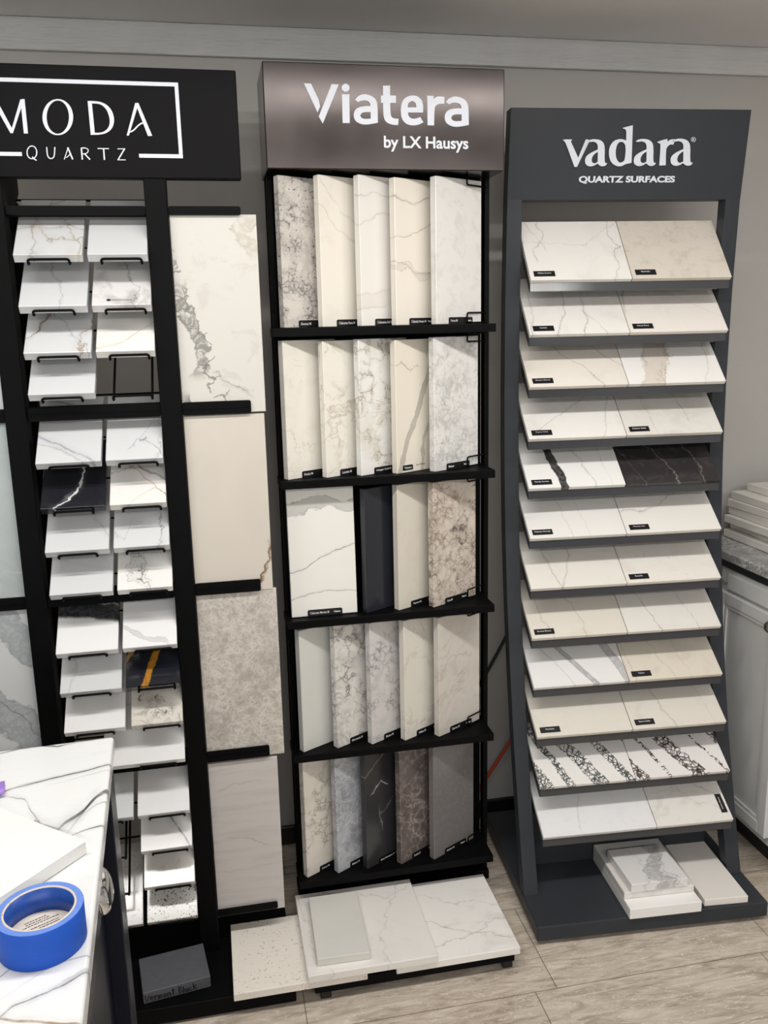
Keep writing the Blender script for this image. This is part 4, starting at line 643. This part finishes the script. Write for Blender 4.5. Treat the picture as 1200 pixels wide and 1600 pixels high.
for i, z in enumerate(MTZ):
    mp_(MB().tube([(-0.384, 2.128, z + 0.128), (-0.1045, 2.128, z + 0.128)], 0.0025, 6), 'support_rod', BLACK, True)
    if MOD[i] is None:      # one wide sample
        mtile(-0.292, z, 0.1855, ('wide white sample', rgb(229, 229, 229), [MV('x', [(.2, .75), (.5, .8)], .003, rgb(190, 188, 188), .6, .04, (.15, .55))]), i, 'partly behind the island', 230 + i)
        holder(-0.236, z)
        continue
    for j, spec in enumerate(MOD[i]):
        x = (XL, XR)[j]
        if i in (10,) and j == 1: x += 0.004
        w = MW
        if j == 1: w = 0.1205 if i not in (10,) else 0.1165
        if i == 15 and j == 0: w = MW + 0.0
        holder(x, z)
        if spec:
            o = mtile(x, z, w, spec, i, ('outer column', 'panel-side column')[j], 200 + i * 2 + j)
            if i == 1 and j == 1:
                st = MB().lathe([(0, 0), (0.0045, 0), (0.0045, 0.0003), (0, 0.0003)], 16).build('stamp', STAMP, o, M=T(0.034, 0.016, 0.0001) @ Matrix.Diagonal((1, 0.8, 1, 1)))
                B_ = MB(); xx = 0.040
                for q in range(22):
                    ww = random.uniform(0.0009, 0.0022); B_.box(xx, xx + ww, 0.015, 0.0165, 0, 0.0002); xx += ww + 0.0004
                B_.build('stamp_line', STAMP, st, M=(T(0.034, 0.016, 0.0001) @ Matrix.Diagonal((1, 0.8, 1, 1))).inverted() @ T(0, 0, 0.0001))

# big hanging panels on the wings
PZ = [(1.409, 1.836), (0.986, 1.4045), (0.5615, 0.9885), (0.1300, 0.5545)]
PXR = [0.127, 0.123, 0.1305, 0.112]
PAN = [
 ('white', rgb(206, 203, 196), [('b', 'y', [(.66, .02), (.5, .14), (.42, .2), (.33, .32), (.2, .26), (.05, .3)], .016, rgb(118, 116, 110), .85, .05, .95, (.2, .66)), ('n', 22, .05, rgb(112, 110, 106), .8, None, None, 1.6, [('y', [(.64, .03), (.5, .12), (.38, .28), (.25, .34), (.1, .48), (0, .5)], .022)]), ('n', 26, .06, rgb(140, 134, 124), .7, .5, .6, 1.5, ) if False else ('c', 16, .56, .66, rgb(190, 186, 177), .5), ('b', 'y', [(1, .9), (.92, .84), (.8, .96)], .02, rgb(176, 166, 148), .6, .06, .9, (.8, 1.0)), ('b', 'y', [(.08, .06), (0, .16)], .012, rgb(60, 58, 58), .9, .05, .7, (-.1, .09)), MV('x', [(.45, .2), (.62, .16), (.8, .1)], .0018, rgb(120, 116, 112), .7, .05, (.4, .85))], 'white wing panel with a grey eroded vein, topmost on the tower side'),
 ('warm', rgb(206, 199, 188), [('c', 4, .45, .75, rgb(199, 192, 180), .5), ('b', 'y', [(.3, 1.02), (.2, .94), (.1, .86), (0, .74)], .0045, rgb(140, 112, 76), .9, .03, .6, (-.1, .28)), MV('y', [(.28, 1.0), (.1, .84), (0, .76)], .0025, rgb(96, 74, 52), .9, .03, (-.1, .26))], 'plain warm ivory wing panel with a brown vein in its lower corner, tower side'),
 ('taupe', rgb(170, 163, 155), [('k', 75, .16, rgb(216, 210, 202), .8, .36, .52, 1.0), ('n', 70, .1, rgb(214, 208, 200), .7, .36, .52, 1.2), ('n', 130, .14, rgb(208, 202, 194), .6, .4, .56, 1.0), ('c', 7, .45, .7, rgb(156, 149, 141), .6)], 'taupe wing panel covered in a pale lacy web, tower side'),
 ('wispy', rgb(200, 195, 192), [('c', 5, .45, .72, rgb(184, 178, 174), .75, (1.0, 7, 1)), ('c', 8, .5, .7, rgb(196, 188, 180), .6, (1.2, 8, 1), .1), MV('x', [(.1, .83), (.4, .85), (.7, .86)], .002, rgb(170, 164, 158), .6, .02, (.1, .75)), MV('x', [(.2, .52), (.5, .5), (.7, .46)], .0025, rgb(176, 166, 150), .6, .02, (.2, .8)), MV('x', [(0, .3), (.4, .3), (1, .33)], .002, rgb(178, 172, 168), .5, .02)], 'pale grey wing panel with level wispy streaks, lowest on the tower side'),
]
PAL = [
 ('dove', rgb(200, 204, 205), [('c', 5, .45, .75, rgb(188, 193, 195), .5)], 'plain pale panel, topmost of the wing over the island'),
 ('mist', rgb(178, 186, 186), [('c', 8, .42, .7, rgb(160, 170, 170), .6), ('n', 10, .03, rgb(214, 218, 218), .7, .5, .6, 1.4)], 'misty grey-green panel with white threads, second of the wing over the island'),
 ('storm', rgb(206, 209, 211), [('b', 'y', [(1, .55), (.85, .8), (.75, 1.05)], .05, rgb(150, 158, 160), .8, .05, .35), ('b', 'y', [(.65, .1), (.45, .5), (.3, .8), (.15, 1.1)], .05, rgb(150, 156, 160), .8, .05, .35), MV('y', [(.62, .2), (.45, .6), (.3, .9), (.2, 1.1)], .002, rgb(104, 110, 114), .7, .03)], 'white panel with a wide grey diagonal cloud, third of the wing over the island'),
 ('chalk', rgb(206, 206, 205), [('c', 6, .45, .75, rgb(196, 196, 195), .5)], 'plain chalky panel hidden low behind the island'),
]
for i, ((z0, z1), xr) in enumerate(zip(PZ, PXR)):
    n_, base, layers, lab = PAN[i]
    x0 = -0.0570; w = xr - x0; h = z1 - z0
    m = stone('panel_' + n_, base, w, h, layers, 0.3, seed=120 + i)
    slab('wing_panel', w, h, 0.010, m, frame((x0, 2.0085, z0), (1, 0, 0), (0, 0, 1), (0, -1, 0)), lab, 'panels on the rack wings', 'stone panel', 0.0008)
    n_, base, layers, lab = PAL[i]
    m = stone('panel_' + n_, base, 0.165, h, layers, 0.3, seed=140 + i)
    if i < 3: slab('wing_panel', 0.165, h, 0.010, m, frame((-0.5945, 2.0085, z0), (1, 0, 0), (0, 0, 1), (0, -1, 0)), lab, 'panels on the rack wings', 'stone panel', 0.0008)

# dark block lying on the foot of the rack, written on by hand
m = stone('slate_quartz', rgb(88, 89, 94), 0.157, 0.122, [('c', 60, .4, .7, rgb(98, 99, 104), .5), ('c', 9, .5, .7, rgb(78, 79, 84), .5)], 0.42, seed=171)
vb = slab('stone_block', 0.157, 0.122, 0.0300, m, T(-0.237, 1.8425, 0.0800) @ Matrix.Rotation(math.radians(8.2), 4, 'Z'), 'dark grey stone block with black handwriting on its front edge, on the rack foot', None, 'stone block')
PEN = simple('black_marker', rgb(14, 14, 16), 0.5, noise=(60, 0.1))
HW = {'V': [[(0, 1), (.25, 0), (.6, 1)]], 'e': [[(0, .35), (.45, .4), (.4, .62), (.2, .65), (.02, .4), (.1, .08), (.45, .08)]], 'r': [[(.05, .65), (.08, 0)], [(.08, .4), (.25, .62), (.42, .58)]],
      'm': [[(0, .6), (.02, 0)], [(.02, .45), (.2, .62), (.28, 0)], [(.28, .45), (.46, .62), (.56, 0)]], 'o': [[(.2, .62), (.02, .4), (.1, .05), (.35, .05), (.42, .4), (.2, .62)]], 'n': [[(0, .6), (.02, 0)], [(.02, .4), (.25, .62), (.35, .4), (.38, 0)]],
      't': [[(.15, 1), (.18, 0)], [(0, .7), (.38, .74)]], 'B': [[(.05, 1), (.08, 0)], [(.05, .98), (.4, .92), (.35, .6), (.08, .52), (.45, .42), (.42, .05), (.06, 0)]], 'l': [[(.08, 1), (.1, 0)]], 'a': [[(.4, .55), (.15, .62), (.02, .3), (.15, .03), (.38, .3), (.42, .6), (.45, 0)]],
      'c': [[(.4, .55), (.15, .6), (.03, .3), (.15, .03), (.42, .1)]], 'k': [[(.05, 1), (.06, 0)], [(.45, .7), (.08, .35), (.5, 0)]]}
B_ = MB(); xx = 0.0
for ch in 'Vermont Black':
    if ch == ' ': xx += 0.45; continue
    for st in HW[ch]: B_.tube([((xx + px_) * 0.0168 + 0.004, (py_ * 0.017) + 0.005 + 0.0012 * math.sin(xx * 2), 0.0) for px_, py_ in st], 0.0012, 5)
    xx += {'m': .72, 'V': .7, 'l': .28, 't': .5, 'r': .5}.get(ch, .58)
B_.build('handwriting', PEN, vb, M=frame((0, -0.0001, -0.030), (1, 0, 0), (0, 0, 1), (0, -1, 0)))

# ------------------------------------------------------------------ kitchen island with navy drawers
NAVY = simple('navy_lacquer', rgb(12, 17, 33), 0.3, 0, 0.3, noise=(6, 0.06))
CHROME = simple('chrome', (0.82, 0.82, 0.83, 1), 0.08, 1.0, noise=(20, 0.02))
ISA = math.radians(-2.75)
IM = T(-0.197, 1.467, 0) @ Matrix.Rotation(-ISA, 4, 'Z')      # local: x along the back edge, -y towards the viewer
isl = empty('kitchen_island', IM, 'navy kitchen island with drawers and a chrome cup pull, below the marble worktop', 'kitchen island')
MB().box(-1.16, -0.042, -0.98, -0.026, 0.09, 0.8795, 0.001).build('carcass', NAVY, isl)
MB().box(-1.12, -0.08, -0.94, -0.07, 0.0, 0.09).build('plinth', NAVY, isl)
MB().box(-0.042, -0.004, -0.110, -0.024, 0.09, 0.8795, 0.002).build('corner_stile', NAVY, isl)
dr = MB().box(-0.042, -0.024, -0.640, -0.118, 0.715, 0.872, 0.0025, 2).build('drawer_front', NAVY, isl)
for y0, y1 in ((-0.376, -0.118), (-0.640, -0.382)):
    MB().box(-0.042, -0.032, y0, y1, 0.105, 0.700, 0.002).build('door', NAVY, isl)
# cup pull: half a squashed dome, open underneath
b = MB(); nU, nV = 24, 10; R_ = []
for i in range(nU + 1):
    a = math.pi * i / nU; row = []
    for j in range(nV + 1):
        q = 0.5 * math.pi * j / nV
        row.append(b.b.verts.new((0.002 + 0.0275 * math.sin(q) ** 0.75 * (0.45 + 0.55 * math.sin(a) ** 0.6), -0.040 * math.cos(a), 0.036 * math.cos(q) * (0.55 + 0.45 * math.sin(a) ** 0.5))))
    R_.append(row)
for A, B in zip(R_, R_[1:]):
    for j in range(nV): b.b.faces.new((A[j], A[j + 1], B[j + 1], B[j]))
bmesh.ops.remove_doubles(b.b, verts=b.b.verts, dist=0.0004)
b.box(0, 0.003, -0.046, 0.046, -0.004, 0.006, 0.001)
for y in (-0.042, 0.042): b.tube([(0, y, 0.001), (0.006, y, 0.001)], 0.0062, 12)
cp = b.build('cup_pull', CHROME, dr, True, T(-0.024, -0.302, 0.806))
sd = cp.modifiers.new('thickness', 'SOLIDIFY'); sd.thickness = 0.002

m_isl_layers = [
 ('c', 5, .5, .75, rgb(222, 224, 226), .4, (2.2, 6, 1), -.3), ('c', 7, .52, .75, rgb(206, 208, 210), .35, (1.5, 9, 1), -.25),
]
IW, IH = 1.18, 1.0
def iu(x): return (x + 1.18) / IW
def iv(y): return (y + 1.0) / IH
def L2(pts): return [(iu(px), iv(py)) for px, py in pts]
INK_V = rgb(44, 44, 48)
mi = stone('island_marble', rgb(222, 223, 223), IW, IH, m_isl_layers + [
 MV('x', L2([(-.5, -.11), (-.183, -.012), (-.152, -.004), (-.127, .000), (-.103, -.009), (-.089, -.015), (-.067, -.003)]), 0.0019, INK_V, .9, .004, (-.1, iu(-.06))),
 MV('x', L2([(-.13, -.003), (-.116, -.004), (-.101, -.006), (-.092, -.013), (-.067, -.008), (-.03, -.004), (0, 0.002)]), 0.0016, INK_V, .85, .004, (iu(-.13), 1.1)),
 MV('x', L2([(-.5, -.26), (-.153, -.145), (-.14, -.139), (-.118, -.133), (-.09, -.124), (-.057, -.117), (-.036, -.113), (-.017, -.106), (0, -.101)]), 0.0019, INK_V, .98, .003),
 MV('x', L2([(-.15, -.141), (-.13, -.132), (-.1, -.126)]), 0.0010, INK_V, .7, .003, (iu(-.155), iu(-.1))),
 MV('x', L2([(-.067, -.138), (-.043, -.132), (-.013, -.123), (0, -.12)]), 0.0014, rgb(170, 172, 176), .7, .004, (iu(-.07), 1.1)),
 MV('x', L2([(-.064, -.281), (-.055, -.264), (-.044, -.253), (-.032, -.239), (-.022, -.216), (-.015, -.201), (0, -.186)]), 0.0075, INK_V, .97, .006, (iu(-.066), 1.1)),
 MV('x', L2([(-.03, -.236), (-.022, -.212), (-.012, -.198), (0, -.19)]), 0.0073, rgb(88, 88, 90), .85, .006, (iu(-.03), 1.1)),
 MV('x', L2([(-.03, -.245), (-.015, -.226), (0, -.218)]), 0.0012, INK_V, .8, .004, (iu(-.032), 1.1)),
 MV('x', L2([(-.100, -.25), (-.097, -.246), (-.088, -.259), (-.076, -.268), (-.060, -.281)]), 0.0060, INK_V, .95, .006, (iu(-.102), iu(-.06))),
 MV('x', L2([(-.135, -.170), (-.121, -.178), (-.115, -.192), (-.109, -.213), (-.100, -.229), (-.094, -.243)]), 0.0028, INK_V, .9, .01, (iu(-.135), iu(-.094))),
 MV('x', L2([(-.05, -.306), (-.03, -.294), (-.021, -.29), (0, -.285)]), 0.0016, INK_V, .95, .003, (iu(-.05), 1.1)),
 MV('x', L2([(-.2, -.72), (-.083, -.628), (-.074, -.616), (-.061, -.611), (-.047, -.607), (-.024, -.598), (0, -.582)]), 0.0016, rgb(84, 86, 92), .9, .006),
 MV('x', L2([(-.04, -.604), (-.024, -.594), (-.009, -.584), (0, -.578)]), 0.0053, rgb(150, 152, 158), .7, .01, (iu(-.03), 1.1)),
 MV('x', L2([(-.2, -.66), (-.093, -.567), (-.083, -.556), (-.05, -.545)]), 0.0019, rgb(130, 134, 140), .8, .006, (-.1, iu(-.06))),
 MV('x', L2([(-.06, -.58), (-.049, -.571), (-.03, -.561), (0, -.556)]), 0.0014, rgb(140, 142, 146), .7, .004, (iu(-.055), 1.1)),
 MV('x', L2([(-.1, -.625), (-.083, -.630), (-.067, -.639), (-.05, -.643), (-.023, -.654), (0, -.66)]), 0.0023, rgb(140, 112, 76), .85, .006),
], 0.2, seed=181)
top = MB().box(0, IW, 0, IH, -0.03, 0, 0.005, 3).build('worktop', mi)
top.matrix_world = IM @ T(-1.18, -1.0, 0.91)
tag(top, 'white marble worktop with sharp black veins, on the navy island', 'worktop')

m = stone('island_sample', rgb(226, 226, 223), 0.3, 0.3, [('s', 40, .72, rgb(150, 146, 142), .7), ('c', 9, .5, .75, rgb(222, 218, 212), .5)], 0.25, seed=190)
d1 = Vector((-0.655, -0.755, 0)).normalized(); d2 = Vector((-d1.y, d1.x, 0)) * -1
o = MB().box(0, 0.3, 0, 0.3, -0.020, 0, 0.0012).build('stone_slab', m)
ex, ey = d2, -d1
ex = Vector((-0.755, 0.655, 0)).normalized(); ey = Vector((-ex.y, ex.x, 0))
o.matrix_world = frame((-0.198, 1.114, 0.9305), ex, ey, (0, 0, 1))
tag(o, 'white square slab lying askew on the island worktop behind the tape roll', 'stone slab')

# masking tape roll
BLUE = simple('blue_masking_tape', rgb(24, 84, 190), 0.6, 0, 0.35, noise=(120, 0.04), bump=(500, 0.12))
TRIMB = simple('tape_edge', rgb(96, 130, 206), 0.6, noise=(160, 0.08))
def core_mat():
    m, nt, b = new_mat('printed_card_core'); N, L = nt.nodes.new, nt.links.new
    tc = N('ShaderNodeTexCoord'); sp = N('ShaderNodeSeparateXYZ'); L(tc.outputs['Object'], sp.inputs[0])
    nz = N('ShaderNodeTexNoise'); nz.inputs['Scale'].default_value = 160; mp = N('ShaderNodeMapping'); mp.inputs['Scale'].default_value = (1, 1, 3.2)
    L(tc.outputs['Object'], mp.inputs[0]); L(mp.outputs[0], nz.inputs['Vector'])
    mr = N('ShaderNodeMapRange'); mr.inputs[1].default_value = .62; mr.inputs[2].default_value = .66; mr.inputs[4].default_value = 0.45; L(nz.outputs['Fac'], mr.inputs[0])
    mx = N('ShaderNodeMix'); mx.data_type = 'RGBA'; mx.inputs[6].default_value = rgb(206, 194, 180); mx.inputs[7].default_value = rgb(70, 66, 64)
    L(mr.outputs[0], mx.inputs[0]); L(mx.outputs[2], b.inputs['Base Color']); b.inputs['Roughness'].default_value = .6
    return m
tape = MB().lathe([(0.0405, 0.0), (0.0478, 0.0), (0.0482, 0.0006), (0.0482, 0.0444), (0.0478, 0.045), (0.0405, 0.045), (0.0405, 0.0)], 72).build('tape_roll', BLUE, smooth=False)
for p in tape.data.polygons: p.use_smooth = abs(p.normal.z) < 0.5
tape.matrix_world = T(-0.2255, 0.944, 0.9102)
tag(tape, 'roll of bright blue masking tape standing flat on the marble worktop', 'tape roll')
MB().lathe([(0.0380, 0.0), (0.0404, 0.0), (0.0404, 0.0455), (0.0380, 0.0455), (0.0380, 0.0)], 72).build('card_core', core_mat(), tape, True)
MB().lathe([(0.0406, 0.0450), (0.0478, 0.0450), (0.0478, 0.0453), (0.0406, 0.0453), (0.0406, 0.0450)], 72).build('tape_edge', TRIMB, tape)
MB().lathe([(0.0379, 0.001), (0.0376, 0.001), (0.0376, 0.0446), (0.0379, 0.0446), (0.0379, 0.001)], 72).build('inner_wrap', simple('blue_printed_wrap', rgb(26, 70, 150), 0.4, noise=(120, 0.15)), tape, True)
lab = MB().lathe([(0, 0.0140), (0.0374, 0.0140), (0.0374, 0.0150), (0, 0.0150)], 60).build('printed_label', simple('printed_card', rgb(214, 204, 192), 0.6, noise=(90, 0.04)), tape)
LM = T(0, 0, 0.0151) @ Matrix.Rotation(math.radians(28), 4, 'Z')
lettering('label_lettering', 'Original', -0.008, -0.008, 0.016, 0.0042, PEN, lab, LM, bold=0.03, depth=0.0001)
b = MB()
for r_, yy in enumerate((0.024, 0.020, 0.016, 0.010, 0.006, 0.002, -0.012, -0.016, -0.020, -0.025)):
    xx = -0.022 if abs(yy) < 0.018 else -0.012
    while xx < (0.022 if abs(yy) < 0.018 else 0.012):
        ww = random.uniform(0.001, 0.004); b.box(xx, xx + ww, yy, yy + 0.0013, -0.0001, 0.0001); xx += ww + 0.0007
b.build('label_print', PEN, lab, M=LM)

# purple scrap at the edge of the picture
PUR = simple('purple_paper', rgb(150, 120, 200), 0.6, noise=(30, 0.05))
b = MB(); g = [[b.b.verts.new((0.05 * i / 6, 0.04 * j / 4, 0.004 + 0.010 * (i / 6) * (0.5 + 0.5 * math.sin(j * 1.6)))) for j in range(5)] for i in range(7)]
for i in range(6):
    for j in range(4): b.b.faces.new((g[i][j], g[i + 1][j], g[i + 1][j + 1], g[i][j + 1]))
pu = b.build('paper_scrap', PUR, None, True); pu.matrix_world = T(-0.388, 1.285, 0.9075) @ Matrix.Rotation(0.2, 4, 'Z')
sd = pu.modifiers.new('thickness', 'SOLIDIFY'); sd.thickness = 0.0012
tag(pu, 'small curled piece of purple paper on the marble worktop', 'paper')

# ------------------------------------------------------------------ grey cabinet with granite top by the right wall
CAB = simple('grey_cabinet_paint', rgb(214, 214, 213), 0.38, 0, 0.4, noise=(4, 0.03))
cab = empty('base_cabinet', T(1.50, 2.05, 0), 'grey shaker base cabinet with moulded door, beside the grey rack', 'cabinet')
CI = T(-1.50, -2.05, 0)
def cb(mb, name, mat, parent=cab, M=CI): return mb.build(name, mat, parent, False, M)
cb(MB().box(1.50, 2.10, 1.985, 2.483, 0.10, 0.8645, 0.0015), 'carcass', CAB)
cb(MB().box(1.56, 2.10, 1.99, 2.48, 0.0, 0.10), 'toe_kick', BLACKP)
cb(MB().box(1.492, 1.50, 1.99, 2.30, 0.815, 0.862, 0.002), 'top_rail', CAB)
dp = cb(MB().box(1.489, 1.50, 2.005, 2.265, 0.798, 0.8475, 0.003, 2), 'drawer_front', CAB)
door = cb(MB().box(1.492, 1.50, 2.0, 2.30, 0.128, 0.788, 0.002), 'door', CAB)
def ring(y0, y1, z0, z1, x0, x1, wd):
    b = MB()
    b.box(x0, x1, y0, y0 + wd, z0, z1, 0.0015); b.box(x0, x1, y1 - wd, y1, z0, z1, 0.0015)
    b.box(x0, x1, y0 + wd, y1 - wd, z0, z0 + wd, 0.0015); b.box(x0, x1, y0 + wd, y1 - wd, z1 - wd, z1, 0.0015)
    return b
ring(2.0, 2.30, 0.128, 0.788, 1.483, 1.492, 0.034).build('door_frame', CAB, door)
ring(2.034, 2.266, 0.162, 0.754, 1.486, 1.492, 0.012).build('door_molding', CAB, door)
kn = MB().lathe([(0, -0.022), (0.012, -0.021), (0.0165, -0.016), (0.0165, -0.012), (0.008, -0.007), (0.006, 0), (0, 0)], 24).build('knob', simple('aged_nickel', rgb(150, 146, 140), 0.3, 0.9, noise=(60, 0.2)), door, True)
kn.matrix_local = T(1.483, 2.028, 0.760) @ Matrix.Rotation(math.pi / 2, 4, 'Y')
gm = stone('grey_granite', rgb(176, 176, 174), 0.64, 0.9, [('n', 90, .2, rgb(92, 94, 96), .85, .35, .55, 1.2), ('s', 120, .6, rgb(228, 228, 226), .8), ('s', 160, .66, rgb(60, 62, 64), .8), ('c', 12, .45, .65, rgb(150, 150, 150), .6)], 0.2, seed=211)
gt = MB().box(0, 0.63, 0, 0.515, -0.0275, 0, 0.004, 2).build('worktop', gm)
gt.matrix_world = T(1.478, 1.975, 0.9135)
tag(gt, 'grey speckled granite worktop on the grey base cabinet', 'worktop')
cb(MB().box(1.484, 2.10, 1.981, 2.486, 0.8645, 0.8858, 0.001), 'sub_top', simple('dark_sub_top', rgb(34, 38, 40), 0.3, noise=(8, 0.1)))
zz = 0.914
STK = [(1.580, 2.13, 0, 'lowest'), (1.596, 2.135, -1.5, 'second from below'), (1.578, 2.12, 1.0, 'third from below'), (1.588, 2.13, -0.8, 'fourth, at the middle'), (1.592, 2.128, 1.2, 'third from the top'), (1.590, 2.125, -1.0, 'second from the top'), (1.640, 2.115, -0.5, 'topmost')]
for i, (x, y, rot, wrd) in enumerate(STK):
    m = stone('stacked_quartz_%d' % i, rgb(226, 222, 215), 0.3, 0.3, [('c', 9, .5, .75, rgb(208, 203, 195), .5)], 0.3, seed=220 + i)
    zz += 0.0243
    slab('stone_slab', 0.30, 0.31, 0.0238, m, T(x, y, zz) @ Matrix.Rotation(math.radians(rot), 4, 'Z'), 'white slab, %s in the stack on the granite worktop' % wrd, 'white slabs stacked on the granite worktop', 'stone slab', 0.002)
